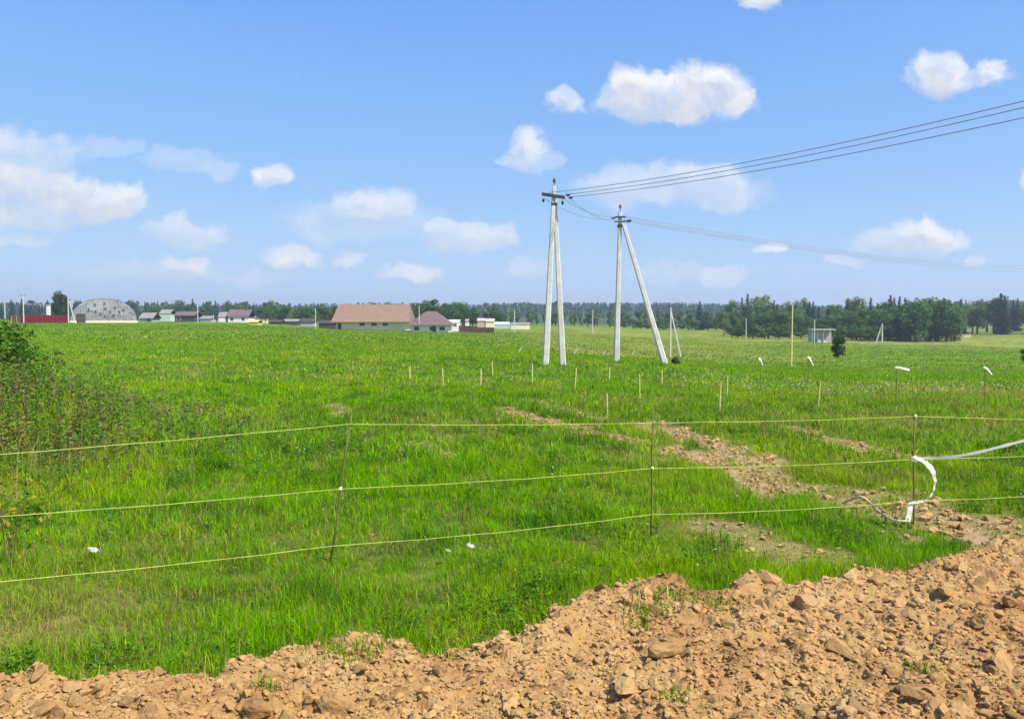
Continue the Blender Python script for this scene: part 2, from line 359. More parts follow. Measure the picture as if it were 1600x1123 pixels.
def soil_mat(name, objvar=0., gain=(1,1,1)):
    m = bpy.data.materials.new(name); m.use_nodes = True; t = m.node_tree; b = t.nodes['Principled BSDF']
    b.inputs['Roughness'].default_value = .95; b.inputs['Specular IOR Level'].default_value = .12
    g = t.nodes.new('ShaderNodeNewGeometry')
    def nz(s, d, r=.6):
        n = t.nodes.new('ShaderNodeTexNoise'); n.inputs['Scale'].default_value = s; n.inputs['Detail'].default_value = d; n.inputs['Roughness'].default_value = r
        t.links.new(g.outputs['Position'], n.inputs['Vector']); return n.outputs['Fac']
    def ramp(f, stops):
        r = t.nodes.new('ShaderNodeValToRGB'); e = r.color_ramp.elements
        while len(e) < len(stops): e.new(.5)
        for k, (p, c) in enumerate(stops): e[k].position = p; e[k].color = (*c, 1)
        t.links.new(f, r.inputs[0]); return r.outputs[0]
    a = ramp(nz(1.3, 7, .66), [(p_, tuple(a_*b_ for a_, b_ in zip(c_, gain))) for p_, c_ in [(.27,(.20,.105,.042)),(.38,(.36,.200,.076)),(.5,(.41,.245,.095)),(.62,(.43,.272,.112)),(.75,(.41,.28,.15))]])  # dark stops: moist patches, plus shade of the hollows put into the colour
    c = ramp(nz(14, 6, .7), [(.28,(.50,.46,.44)),(.45,(.95,.95,.95)),(.7,(1.18,1.18,1.18))])
    mx = t.nodes.new('ShaderNodeMixRGB'); mx.blend_type = 'MULTIPLY'; mx.inputs[0].default_value = 1
    t.links.new(a, mx.inputs[1]); t.links.new(c, mx.inputs[2]); out = mx.outputs[0]
    if objvar:
        oi = t.nodes.new('ShaderNodeObjectInfo'); hs = t.nodes.new('ShaderNodeHueSaturation')
        r2 = t.nodes.new('ShaderNodeMapRange'); t.links.new(oi.outputs['Random'], r2.inputs['Value'])
        r2.inputs['To Min'].default_value = 1-objvar; r2.inputs['To Max'].default_value = 1+objvar*.7
        t.links.new(r2.outputs[0], hs.inputs['Value']); t.links.new(out, hs.inputs['Color']); out = hs.outputs[0]
    t.links.new(out, b.inputs['Base Color'])
    bp = t.nodes.new('ShaderNodeBump'); bp.inputs['Distance'].default_value = .012; t.links.new(nz(45, 8, .75), bp.inputs['Height'])
    t.links.new(bp.outputs[0], b.inputs['Normal'])
    return m
M_SOIL = soil_mat('loamy_soil'); M_CLOD = soil_mat('clod_soil', .34); M_DRYSOIL = soil_mat('dry_crust_soil', .1, (1.12,1.24,1.25))

# ------------------------------------------------------------------ the setting: field, soil bank
GREEN = np.array([.180,.395,.002]); YGREEN = np.array([.31,.455,.004]); DGREEN = np.array([.050,.195,.003]); DRY = np.array([.39,.33,.085]); BROWN = np.array([.26,.20,.07])
SOILC = np.array([.40,.275,.135])
def sward(x, y, jitter=None):
    n = .5 + .5 * fbm(x*.22, y*.13, 4, 61); n2 = .5 + .5 * fbm(x*1.1, y*.9, 3, 67)
    c = GREEN[None]*np.ones((len(x),1))
    w = (sstep(.45,.85,n)*.75)[:,None]; c = c*(1-w) + YGREEN*w
    w = (sstep(.48,.85,n2)*.85)[:,None]; c = c*(1-w) + DGREEN*w
    return c
def build_field():
    A = np.concatenate([np.linspace(-180,-46,28)[:-1], np.linspace(-46,46,330), np.linspace(46,180,28)[1:-1]]) * np.pi/180
    Rr = np.concatenate([[.4,1.5,2.6], np.geomspace(3.4, 60, 170), np.geomspace(62, 3500, 90)])
    a, r = np.meshgrid(A, Rr)
    x, y = (np.sin(a)*r).ravel(), (np.cos(a)*r).ravel()
    z = terrain_z(x, y)
    bv = bare(x, y); ei = edge_in(x, y)
    z = z - .05 * sstep(.05, .4, ei) - .02 * bv
    nA, nR = len(A), len(Rr)
    i, j = np.meshgrid(np.arange(nR-1), np.arange(nA)); i, j = i.ravel(), j.ravel(); j2 = (j+1) % nA
    Fq = np.stack([i*nA+j, i*nA+j2, (i+1)*nA+j2, (i+1)*nA+j], 1)
    dr = dryness(x, y)
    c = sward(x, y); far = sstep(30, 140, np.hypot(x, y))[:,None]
    c = c * (.40 + .10*far)                                # near thatch, shade between the blades painted in; sward tops far off
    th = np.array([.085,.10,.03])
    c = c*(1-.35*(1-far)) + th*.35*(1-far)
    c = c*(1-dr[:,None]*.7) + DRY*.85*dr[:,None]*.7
    u = x/np.maximum(y, 1)
    lf = (sstep(.53,.57,u)*sstep(300,330,y)*(1-sstep(640,700,y)))[:,None]; c = c*(1-lf) + np.array([.15,.20,.035])*lf    # pale green meadow on the right
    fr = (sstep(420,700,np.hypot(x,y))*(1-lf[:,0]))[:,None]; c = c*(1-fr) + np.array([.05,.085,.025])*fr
    c = c*(1-bv[:,None]) + SOILC*bv[:,None]
    m = bpy.data.materials.new('meadow_ground'); m.use_nodes = True; t = m.node_tree; b = t.nodes['Principled BSDF']
    b.inputs['Roughness'].default_value = 1; b.inputs['Specular IOR Level'].default_value = .05
    at_ = t.nodes.new('ShaderNodeAttribute'); at_.attribute_name = 'tint'; g = t.nodes.new('ShaderNodeNewGeometry')
    def nz(s, d):
        n = t.nodes.new('ShaderNodeTexNoise'); n.inputs['Scale'].default_value = s; n.inputs['Detail'].default_value = d; n.inputs['Roughness'].default_value = .7
        t.links.new(g.outputs['Position'], n.inputs['Vector']); return n.outputs['Fac']
    mr = t.nodes.new('ShaderNodeMapRange'); t.links.new(nz(5, 9), mr.inputs['Value']); mr.inputs['From Min'].default_value = .3; mr.inputs['From Max'].default_value = .7
    mr.inputs['To Min'].default_value = .62; mr.inputs['To Max'].default_value = 1.35
    mr2 = t.nodes.new('ShaderNodeMapRange'); t.links.new(nz(.06, 6), mr2.inputs['Value']); mr2.inputs['From Min'].default_value = .3; mr2.inputs['From Max'].default_value = .7
    mr2.inputs['To Min'].default_value = .8; mr2.inputs['To Max'].default_value = 1.18
    mm = t.nodes.new('ShaderNodeMath'); mm.operation = 'MULTIPLY'; t.links.new(mr.outputs[0], mm.inputs[0]); t.links.new(mr2.outputs[0], mm.inputs[1])
    vm = t.nodes.new('ShaderNodeVectorMath'); vm.operation = 'SCALE'; t.links.new(at_.outputs['Color'], vm.inputs[0]); t.links.new(mm.outputs[0], vm.inputs['Scale'])
    t.links.new(vm.outputs[0], b.inputs['Base Color'])
    bp = t.nodes.new('ShaderNodeBump'); bp.inputs['Distance'].default_value = .04; t.links.new(nz(9, 9), bp.inputs['Height']); t.links.new(bp.outputs[0], b.inputs['Normal'])
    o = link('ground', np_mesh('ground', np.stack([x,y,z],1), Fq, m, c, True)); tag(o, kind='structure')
build_field()

SX0, SY0, SST = -6.2, 2.6, .021
SXS = np.arange(SX0, 9.6, SST); SYS = np.arange(SY0, 9.6, SST)
def lump_field():
    """angular clods half sunk in the surface, biggest first"""
    H = np.zeros((len(SYS), len(SXS))); r_ = np.random.default_rng(5)
    n = 15000; R_ = np.clip(r_.lognormal(math.log(.052), .45, n), .026, .19); Y = np.sqrt(r_.uniform(2.6**2, 9.6**2, n)); X = r_.uniform(-1, 1, n)*(.72*Y + 1.2)
    for x, y, r in zip(X, Y, R_):
        i0, i1 = int((y-1.3*r-SY0)/SST), int((y+1.3*r-SY0)/SST)+2; j0, j1 = int((x-1.3*r-SX0)/SST), int((x+1.3*r-SX0)/SST)+2
        if i0 < 0 or j0 < 0 or i1 > len(SYS) or j1 > len(SXS): continue
        dx, dy = (SXS[j0:j1][None]-x)/r, (SYS[i0:i1][:,None]-y)/r
        th = r_.uniform(0, 6.28); h = .42 + r_.uniform(-.25,.25)*dx + r_.uniform(-.25,.25)*dy
        k = r_.integers(4, 7)
        for a in th + np.arange(k)*6.283/k + r_.normal(0,.25,k): h = np.minimum(h, r_.uniform(1.0,2.2)*(r_.uniform(.6,1.0) - (np.cos(a)*dx + np.sin(a)*dy)))
        H[i0:i1, j0:j1] = np.maximum(H[i0:i1, j0:j1], np.maximum(h, 0)*r*.95)
    return H
LUMPS = lump_field()
def soil_z(x, y):
    ei = edge_in(x, y)
    i = np.clip(np.rint((np.asarray(y)-SY0)/SST).astype(int), 0, len(SYS)-1); j = np.clip(np.rint((np.asarray(x)-SX0)/SST).astype(int), 0, len(SXS)-1)
    lump = .045*fbm(x*1.1, y*1.3, 3, 71) + .012*fbm(x*9, y*9, 3, 83) + LUMPS[i, j]
    hump = .10*np.exp(-(((x+1.02)/.30)**2 + ((y-5.05)/.2)**2)) + .07*np.exp(-(((x-1.0)/.6)**2+((y-6.05)/.25)**2))
    return terrain_z(x, y) + sstep(-.08, .16, ei) * (.10 - .06*sstep(2.2, 4.5, x) + lump + hump) - .07*(1 - sstep(-.14, .02, ei)), ei
def build_soil():
    xs, ys = SXS, SYS
    X, Y = np.meshgrid(xs, ys); x, y = X.ravel(), Y.ravel()
    z, ei = soil_z(x, y)
    nx, ny = len(xs), len(ys)
    i, j = np.meshgrid(np.arange(ny-1), np.arange(nx-1)); i, j = i.ravel(), j.ravel()
    Fq = np.stack([i*nx+j, i*nx+j+1, (i+1)*nx+j+1, (i+1)*nx+j], 1)
    keep = (ei[Fq].max(1) > -.12) & (np.abs(x[Fq[:,0]]) < .72*y[Fq[:,0]] + 1.6)
    Fq = Fq[keep]; used = np.zeros(len(x), bool); used[Fq.ravel()] = True; idx = np.cumsum(used) - 1
    V3 = np.stack([x, y, z], 1)[used]
    o = link('soil_bank', np_mesh('soil_bank', V3, idx[Fq], M_SOIL, None, False)); tag(o, kind='structure')
    return o
soil = build_soil()

# clods: irregular lumps of dug-up loam
def clod_mesh(seed, sub):
    r = random.Random(seed); bm = bmesh.new(); bmesh.ops.create_icosphere(bm, subdivisions=sub, radius=1)
    planes = [(Vector((r.gauss(0,1), r.gauss(0,1), r.gauss(0,1))).normalized(), r.uniform(.42,.78)) for _ in range(12)]
    s = Vector((r.uniform(.85,1.3), r.uniform(.7,1.0), r.uniform(.5,.85))); offv = Vector((seed*3.1, seed*1.7, 0))
    for v in bm.verts:
        p = v.co.copy()
        for n, d in planes:
            k = p.dot(n)
            if k > d: p -= n*(k-d)*.97
        p *= 1.25 + .22*mnoise.noise(p*1.6 + offv) + .16*mnoise.noise(p*4.5 + offv)
        v.co = Vector((p.x*s.x, p.y*s.y, p.z*s.z))
    return bm
CLODS = []
for k in range(12):
    bm = clod_mesh(k+1, 3); me = bpy.data.meshes.new('clod'); bm.to_mesh(me); bm.free(); me.materials.append(M_CLOD)
    for p in me.polygons: p.use_smooth = False
    CLODS.append(me)
def clod_at(x, y, s, k, stretch=1.0, sink=.25):
    o = link('clod', CLODS[k % 12], soil); z, _ = soil_z(np.array([x]), np.array([y]))
    o.location = (x, y, float(z[0]) + s*(.55 - sink) * .8); o.scale = (s*stretch, s, s*.9)
    o.rotation_euler = (random.uniform(-.5,.5), random.uniform(-.5,.5), random.uniform(0,6.28))
    return o
def soil_spot(px, py):
    kx, kz = ray(px, py); d = (CAM_Z - .17) / -kz; return kx*d, d
# the biggest clods where the photograph shows them: x, y, radius in pixels
BIG = [(1040,1012,26),(525,1095,32),(625,1078,17),(1570,1022,26),(940,915,17),(1200,905,28),(1060,1075,24),(1110,1080,22),(1190,940,18),(1260,935,22),(1420,948,18),(1310,1000,22),(1465,1050,22),(1395,1035,16),(1255,1085,22),(1500,1100,26),(1340,1105,24),(1160,1085,14),
       (980,1115,24),(870,1050,18),(760,1010,14),(690,1040,16),(560,1045,15),(580,1050,14),(430,1050,18),(400,1105,28),(445,1112,20),(330,1062,17),(250,1045,15),(300,1040,16),(200,1090,18),(150,1070,16),(60,1062,20),(90,1105,20),(20,1095,18),(270,1100,16),(1530,900,18),(1575,935,18),(1480,925,20),(1100,985,14),(1140,1005,16),(890,985,14),(1370,905,16),(1330,900,14),(1580,985,14),(1545,1060,18),(1590,1100,18),(800,1085,16),(730,1095,14),(650,1110,16),(1010,930,15),(1050,910,15),(470,1030,14),(350,1030,14),(1235,985,16),(1215,1010,14)]
cnt = 0
for (px, py, r) in BIG:
    x, y = soil_spot(px, py); clod_at(x, y, r*y/F_PX*.82, cnt, random.uniform(1,1.25)); cnt += 1
tries = 0
while cnt < 300 and tries < 5000:
    tries += 1
    px, py = random.uniform(-20, 1620), random.uniform(840, 1135); x, y = soil_spot(px, py)
    if edge_in(np.array([x]), np.array([y]))[0] < .06: continue
    clod_at(x, y, min(.075, random.lognormvariate(math.log(.024), .42)), cnt, random.uniform(1,1.4)); cnt += 1
def crumbs(name, pts, sizes, parent, m=None):
    base = []
    for k in range(8):
        r = random.Random(100+k); bm = bmesh.new()
        for _ in range(13):
            v = Vector((r.gauss(0,1), r.gauss(0,1), r.gauss(0,1))).normalized()*r.uniform(.75,1.1); bm.verts.new((v.x*1.15, v.y*.9, v.z*.7))
        h = bmesh.ops.convex_hull(bm, input=bm.verts); bmesh.ops.delete(bm, geom=[g for g in h['geom_interior'] if isinstance(g, bmesh.types.BMVert)], context='VERTS')
        bmesh.ops.triangulate(bm, faces=bm.faces); bm.verts.index_update(); bm.verts.ensure_lookup_table()
        base.append((np.array([v.co[:] for v in bm.verts]), np.array([[v.index for v in f.verts] for f in bm.faces]))); bm.free()
    Vs, Fs, n0 = [], [], 0
    for i, (p, s) in enumerate(zip(pts, sizes)):
        bv, bf = base[i % 8]; a = random.uniform(0, 6.28); c_, s_ = math.cos(a), math.sin(a)
        q = bv*s; q = np.stack([q[:,0]*c_ - q[:,1]*s_, q[:,0]*s_ + q[:,1]*c_, q[:,2]], 1) + p
        Vs.append(q); Fs.append(bf + n0); n0 += len(bv)
    o = link(name, np_mesh(name, np.concatenate(Vs), np.concatenate(Fs), m or M_CLOD), parent); tag(o, kind='stuff'); return o
pu = rng.uniform(-60, 1660, 34000); pv = rng.uniform(800, 1145, 34000)
kk = np.array([soil_spot(a, b) for a, b in zip(pu, pv)]); ei = edge_in(kk[:,0], kk[:,1]); kk = kk[ei > -.22*rng.uniform(0,1,len(ei))**3][:15000]
sz = np.clip(rng.lognormal(math.log(.0105), .5, len(kk)), .004, .04)
zz, _ = soil_z(kk[:,0], kk[:,1]); crumbs('soil_crumbs', np.column_stack([kk, np.maximum(zz, terrain_z(kk[:,0], kk[:,1])) + sz*.25]), sz, soil)
# loose crumbs in the scraped tracks
tx = rng.uniform(-2.5, 9, 26000); ty = rng.uniform(6.2, 19, 26000); bb = bare(tx, ty)*(edge_in(tx,ty) < -.1)
k = bb > rng.uniform(.25, 1.0, len(bb)); tx, ty = tx[k], ty[k]; sz = np.clip(rng.lognormal(math.log(.018), .5, len(tx)), .006, .06)
tr = crumbs('track_crumbs', np.column_stack([tx, ty, terrain_z(tx, ty) + sz*.2]), sz, bpy.data.objects['ground'], M_DRYSOIL)

# ------------------------------------------------------------------ grass
FENCE_X, FENCE_Y = np.array([-4.4,-1.5,1.3,4.0,7.1]), np.array([5.35,6.9,7.58,8.04,8.7])
def blades(P, Ln, W, C, two=True, leanmax=.88):
    n = len(P); th = rng.uniform(0, 2*np.pi, n); ph = th + rng.normal(0, 1.1, n) + np.pi/2
    side = np.stack([np.cos(th), np.sin(th), np.zeros(n)], 1) * W[:,None]
    lean = np.stack([np.cos(ph), np.sin(ph), np.zeros(n)], 1) * (rng.uniform(.08, leanmax, n)*Ln)[:,None]
    up = np.zeros((n,3)); up[:,2] = 1
    h = np.sqrt(np.maximum(Ln**2 - (np.linalg.norm(lean, axis=1))**2, .2*Ln**2))[:,None]
    tip = P + up*h + lean
    if two:
        mid = P + up*h*.58 + lean*.36
        Vv = np.stack([P-side, P+side, mid-side*.75, mid+side*.75, tip], 1).reshape(-1,3)
        b = np.arange(n)[:,None]*5
        Ff = np.concatenate([b+[0,1,3], b+[0,3,2], b+[2,3,4]], 0); k = 5
    else:
        Vv = np.stack([P-side, P+side, tip], 1).reshape(-1,3); Ff = np.arange(n*3).reshape(-1,3); k = 3
    return Vv, Ff, np.repeat(C, k, axis=0)
def grass_zone(d0, d1, n, wid, l0, l1, two):
    y = np.sqrt(rng.uniform(d0*d0, d1*d1, n)); x = rng.uniform(-1, 1, n)*(.67*y + 1.2)
    ei = edge_in(x, y) if d0 < 12 else np.full(n, -9.); bv0 = bare(x, y); bv = np.where(ei > -.1, np.minimum(bv0, sstep(-.08, .26, ei)), bv0)
    tuft = .5 + .5*fbm(x*2.2, y*2.2, 3, 91)
    keep = (rng.uniform(0,1,n) > bv*np.where(ei > -.3, 1.02, .90)) & (rng.uniform(0,1,n) < .22 + 1.1*tuft)
    x, y, tuft, ei, bv0 = x[keep], y[keep], tuft[keep], ei[keep], bv0[keep]; n = len(x); dr = dryness(x, y)
    big = .5 + .5*fbm(x*.5, y*.5, 3, 95)
    Ln = rng.uniform(l0, l1, n)*(.45 + 1.0*tuft)*(.6 + .8*big)
    md = np.exp(-(((x-MOUND[0])/2.9)**2 + ((y-MOUND[1])/2.6)**2)); Ln *= 1 + 1.6*md
    Ln *= 1 - .55*sstep(.0, .6, bv0)
    fy = np.interp(x, FENCE_X, FENCE_Y); Ln *= 1 - .42*sstep(-1.1, -.5, y - fy)*(1 - sstep(.1, .5, y - fy))      # trodden strip along the twine fence
    c = sward(x, y)
    isd = (rng.uniform(0,1,n) < np.maximum(dr*.85, .75*bv0))[:,None]
    dc = np.where(rng.uniform(0,1,(n,1)) < .45, BROWN, DRY)
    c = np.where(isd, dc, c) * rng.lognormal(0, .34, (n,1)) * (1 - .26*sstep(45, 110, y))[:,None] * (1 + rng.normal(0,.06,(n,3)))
    yb = (rng.uniform(0,1,n) < .09)[:,None]; c = np.where(yb, YGREEN*1.2, c); yb = (rng.uniform(0,1,n) < .035)[:,None]; c = np.where(yb, DRY*1.15, c)
    z = terrain_z(x, y) - .01; k_ = np.where(ei > -.1)[0]
    if len(k_): z[k_] = np.maximum(z[k_], soil_z(x[k_], y[k_])[0] - .015)
    Ln = np.where(ei > 0, np.maximum(Ln, .06), Ln)
    P = np.stack([x, y, z], 1)
    return blades(P, Ln, wid*rng.uniform(.6,1.3,n), np.clip(c,0,1), two)
parts = [grass_zone(3.9, 7.2, 210000, .0023, .05, .17, True), grass_zone(7.2, 11.5, 190000, .0033, .05, .17, True), grass_zone(11.5, 26, 250000, .0065, .06, .18, True),
         grass_zone(26, 75, 230000, .020, .07, .19, False), grass_zone(75, 230, 120000, .08, .08, .24, False)]
def tufts():
    P, Ln, C = [], [], []
    for (px, py, sp, m) in ((540,1012,.12,190),(560,1005,.1,120),(1010,945,.10,150),(1045,925,.12,150),(1120,935,.10,110),(420,1085,.05,50),(1440,1035,.05,50),(1060,1090,.04,40),(700,1010,.06,50),(130,1045,.07,140),(1000,960,.06,60)):
        x, y = soil_spot(px, py); xs = x + rng.normal(0, sp, m); ys = y + rng.normal(0, sp*.7, m); z, _ = soil_z(xs, ys)
        P.append(np.stack([xs, ys, z], 1)); Ln.append(rng.uniform(.03,.11,m)); C.append(np.where(rng.uniform(0,1,(m,1)) < .35, DRY, GREEN*.8)*rng.lognormal(0,.3,(m,1)))
    P, Ln, C = np.concatenate(P), np.concatenate(Ln), np.concatenate(C); return blades(P, Ln, np.full(len(P), .0035), C, True)
parts.append(tufts())
Vs, Fs, Cs, n0 = [], [], [], 0
for v, f, c in parts: Vs.append(v); Fs.append(f+n0); Cs.append(c); n0 += len(v)
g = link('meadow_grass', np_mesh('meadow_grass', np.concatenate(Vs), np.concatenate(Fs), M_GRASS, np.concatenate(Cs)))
tag(g, 'green meadow grass with dry stalks covering the field', 'grass', kind='stuff')

# broad-leaved weeds, thickest on the mound at the left edge
def leafcards(P, N, size, C):
    """small pointed leaves (two triangles) at P facing roughly N"""
    n = len(P); N = N/np.linalg.norm(N, axis=1)[:,None]
    r = rng.normal(0,1,(n,3)); a = np.cross(N, r); a /= np.linalg.norm(a,axis=1)[:,None]; b = np.cross(N, a)
    s = size[:,None]
    Vv = np.stack([P - a*s, P + b*s*.45, P + a*s, P - b*s*.45], 1).reshape(-1,3)
    k = np.arange(n)[:,None]*4; Ff = np.concatenate([k+[0,1,2], k+[0,2,3]], 0)
    return Vv, Ff, np.repeat(C, 4, axis=0)
def weeds(name, xy, h, leaf, nl, cols, label):
    n = len(xy); z = terrain_z(xy[:,0], xy[:,1]); k = np.repeat(np.arange(n), nl); m = len(k)
    t = rng.uniform(.12, 1, m); a = rng.uniform(0, 6.28, m); rad = h[k]*.30*(1.15-t)*rng.uniform(.4,1,m)
    P = np.stack([xy[k,0] + np.cos(a)*rad, xy[k,1] + np.sin(a)*rad, z[k] + h[k]*t], 1)
    N = np.stack([np.cos(a)*.6, np.sin(a)*.6, np.full(m, .9)], 1) + rng.normal(0,.25,(m,3))
    C = cols[rng.integers(0, len(cols), n)][k]*rng.lognormal(0,.2,(m,1))
    v1, f1, c1 = leafcards(P, N, leaf*rng.uniform(.6,1.3,m), C)
    v2, f2, c2 = blades(np.stack([xy[:,0], xy[:,1], z-.02],1), h*1.05, np.full(n,.004), np.full((n,3),1)*np.array([.12,.13,.05]), True, .2)
    o = link(name, np_mesh(name, np.concatenate([v1,v2]), np.concatenate([f1, f2+len(v1)]), M_GRASS, np.clip(np.concatenate([c1,c2]),0,1)))
    tag(o, label, 'weeds', kind='stuff')
q = rng.normal(0,1,(1500,2))*[1.9,1.7] + [MOUND[0]+.1, MOUND[1]-.4]
cl = np.column_stack([rng.uniform(-9,9,230), np.sqrt(rng.uniform(20,19**2,230))]); cl = cl[np.abs(cl[:,0]) < .68*cl[:,1] + .5]
cl = np.concatenate([cl, [[-.35,5.35],[-.05,5.5],[.25,5.75],[-1.9,4.75],[-2.2,4.7],[-2.9,4.6],[.75,6.2],[-.7,5.2],[1.6,6.6],[2.6,6.9]]])
ci = np.repeat(np.arange(len(cl)), 38); q2 = cl[ci] + rng.normal(0,1,(len(ci),2))*(rng.uniform(.08,.3,len(cl))[ci])[:,None]
q2 = np.concatenate([q2, np.column_stack([rng.uniform(-11,11,3000), np.sqrt(rng.uniform(20,22**2,3000))])]); q2 = q2[(bare(q2[:,0],q2[:,1]) < .2) & (.5+.5*fbm(q2[:,0]*.6,q2[:,1]*.6,3,99) > .2)]
weeds('tall_weeds', q, rng.uniform(.25,.7,len(q)), .026, 44, np.array([[.12,.27,.02],[.09,.23,.04],[.17,.31,.015],[.14,.28,.02],[.22,.21,.07],[.24,.18,.085]]), 'tall leafy weeds and dry stalks on the low mound at the left edge')
weeds('low_weeds', q2, rng.uniform(.05,.20,len(q2)), .016, 16, np.array([[.11,.27,.01],[.085,.23,.012],[.17,.31,.008],[.21,.28,.02],[.07,.20,.012],[.12,.25,.02]]), 'low broad-leaved weeds scattered through the grass')
# dry stalks
n = 900; sx = np.concatenate([rng.normal(MOUND[0]+1.0, 1.7, 560), rng.uniform(-7, 8, 340)]); sy = np.concatenate([rng.normal(MOUND[1]-1.6, 1.5, 560), rng.uniform(5, 20, 340)])
kp = bare(sx, sy) < .3; sx, sy = sx[kp], sy[kp]; n = len(sx)
v, f, c = blades(np.stack([sx, sy, terrain_z(sx,sy)],1), np.where(np.hypot(sx-MOUND[0], sy-MOUND[1]) < 5, rng.uniform(.35,.85,n), rng.uniform(.12,.38,n)), np.full(n,.003), np.where(rng.uniform(0,1,(n,1))<.5, [[.42,.34,.18]], [[.30,.21,.13]]), True, .35)
tag(link('dry_stalks', np_mesh('dry_stalks', v, f, M_GRASS, c)), 'thin dry brown stalks standing among the grass', 'dry stalks', kind='stuff')
# seed heads and little white flowers
fx = np.concatenate([rng.uniform(-8, 9, 260), rng.uniform(5, 22, 420)]); fy = np.concatenate([rng.uniform(6, 20, 260), rng.normal(25, 4, 420)])
kp = bare(fx, fy) < .3; fx, fy = fx[kp], fy[kp]; n = len(fx)
P = np.stack([fx, fy, terrain_z(fx, fy) + rng.uniform(.14,.34,n)], 1)
P3 = np.repeat(P, 3, axis=0); v, f, c = leafcards(P3, rng.normal(0,1,(len(P3),3)), np.repeat(rng.uniform(.008,.017,n)*np.maximum(1, fy/13), 3), np.full((len(P3),3), 1)*np.array([.72,.74,.66]))
tag(link('white_flowers', np_mesh('white_flowers', v, f, M_GRASS, c)), 'tiny white flower and seed heads dotted over the grass', 'flowers', kind='stuff')
# yellow-green blossom at the left edge
def yellow_clump(px, py, d, h, label):
    b_ = at(px, py, d); o = empty('flowering_plant', (b_.x, d, tz(b_.x, d))); tag(o, label, 'plant')
    n = 260; P = rng.normal(0,1,(n,3))*[.16,.14,.13] + [0,0,h*.72]; k_ = rng.uniform(0,1,(n,1))
    C = np.where(k_ < .45, [[.40,.34,.02]], np.where(k_ < .75, [[.16,.22,.02]], [[.06,.12,.02]]))
    v, f, c = leafcards(P, rng.normal(0,1,(n,3)) + [0,0,.8], rng.uniform(.015,.035,n), C); link('blossom', np_mesh('blossom', v, f, M_GRASS, c), o)
    bm = bmesh.new()
    for _ in range(9): tube(bm, [(random.gauss(0,.04), random.gauss(0,.04), -.03), (random.gauss(0,.1), random.gauss(0,.1), h*.85)], .004, 4)
    bm_obj('stem', bm, M_DARKSTAKE, o)
yellow_clump(8, 830, 6.6, .62, 'yellow flowering weed clump at the left edge near the middle twine')
yellow_clump(2, 622, 10.2, .5, 'yellow flowering weed clump on the brown mound at the left edge')

# ------------------------------------------------------------------ trees
def leaf_tree(name, seed, h, w, trunk_mat, pal, base=.18, nleaf=3000, leaf=.30, lobes=16, spread=.74):
    r = np.random.default_rng(seed); root = empty(name)
    cz, hz = h*(base + (1-base)/2), h*(1-base)/2
    L_ = r.normal(0,1,(lobes,3)); L_ /= np.linalg.norm(L_,axis=1)[:,None]; L_ *= r.uniform(.3,spread,(lobes,1)); L_[:lobes//3,2] = -np.abs(L_[:lobes//3,2]) - .15
    lc = L_*[w/2, w/2, hz] + [0,0,cz]; lr = r.uniform(.26,.5,lobes)
    bm = bmesh.new(); tr = h*.018 + .04
    tube(bm, [(0,0,-.3),(r.normal(0,.05)*w*.2,0,h*.3),(r.normal(0,.1)*w*.2,r.normal(0,.1)*w*.2,h*.65),(0,0,h*.76)], [tr*1.3,tr,tr*.6,tr*.15], 7)
    for i in range(min(9, lobes)):
        z0 = h*r.uniform(base*.8+.08,.6); tube(bm, [(0,0,z0), tuple(np.array([0,0,z0])*.45 + lc[i]*.55 + [0,0,.1]), tuple(lc[i])], [tr*.5,tr*.3,tr*.1], 5)
    bm_obj('trunk', bm, trunk_mat, root, True)
    k = r.integers(0, lobes, nleaf); q = r.normal(0,1,(nleaf,3)); q /= np.linalg.norm(q,axis=1)[:,None]; q0 = q.copy()
    q *= (r.uniform(.25,1.08,(nleaf,1))**.5)*lr[k][:,None]*[[w/2*1.0, w/2*1.0, hz*.62]]
    P = lc[k] + q; P[:,2] = np.maximum(P[:,2], h*base*.6)
    pal = np.array(pal); lobtint = r.uniform(.78,1.22,(lobes,1))
    C = pal[r.integers(0,len(pal),nleaf)]*lobtint[k]*r.lognormal(0,.18,(nleaf,1))
    v, f, c = leafcards(P, q0 + r.normal(0,.55,(nleaf,3)) + [0,0,.35], leaf*r.uniform(.6,1.4,nleaf), C)
    link('crown', np_mesh('crown', v, f, M_LEAF, np.clip(c,0,1)), root)
    return root
def spruce(name, seed, h, w, pal):
    r = np.random.default_rng(seed); root = empty(name)
    bm = bmesh.new(); tube(bm, [(0,0,-.3),(0,0,h*.5),(0,0,h*.97)], [h*.016+.05,h*.011+.02,.02], 6); bm_obj('trunk', bm, M_BARK, root)
    Ps, Ns, Ss = [], [], []
    tiers = int(h*2.1)
    for i in range(tiers):
        t = (i+.5)/tiers; z = h*(.03 + .97*t); rad = w/2*(1-t)**.8*r.uniform(.75,1.15) + .12
        for b in range(8):
            a = r.uniform(0,6.283); rr = rad*r.uniform(.72,1.12); m = max(3, int(rr*6))
            s = np.linspace(.15,1,m); P = np.stack([np.cos(a)*rr*s, np.sin(a)*rr*s, z - rr*.38*s + rr*.10*s*s], 1) + r.normal(0,.07,(m,3))
            Ps.append(P); Ns.append(np.tile([np.cos(a)*.8, np.sin(a)*.8, .55], (m,1)) + r.normal(0,.35,(m,3))); Ss.append(r.uniform(.32,.60,m)*(.6+.4*(1-t)))
    P, N, S = np.concatenate(Ps), np.concatenate(Ns), np.concatenate(Ss); pal = np.array(pal)
    C = pal[r.integers(0,len(pal),len(P))]*r.lognormal(0,.2,(len(P),1))
    v, f, c = leafcards(P, N, S, C); link('crown', np_mesh('crown', v, f, M_NEEDLE, np.clip(c,0,1)), root)
    return root
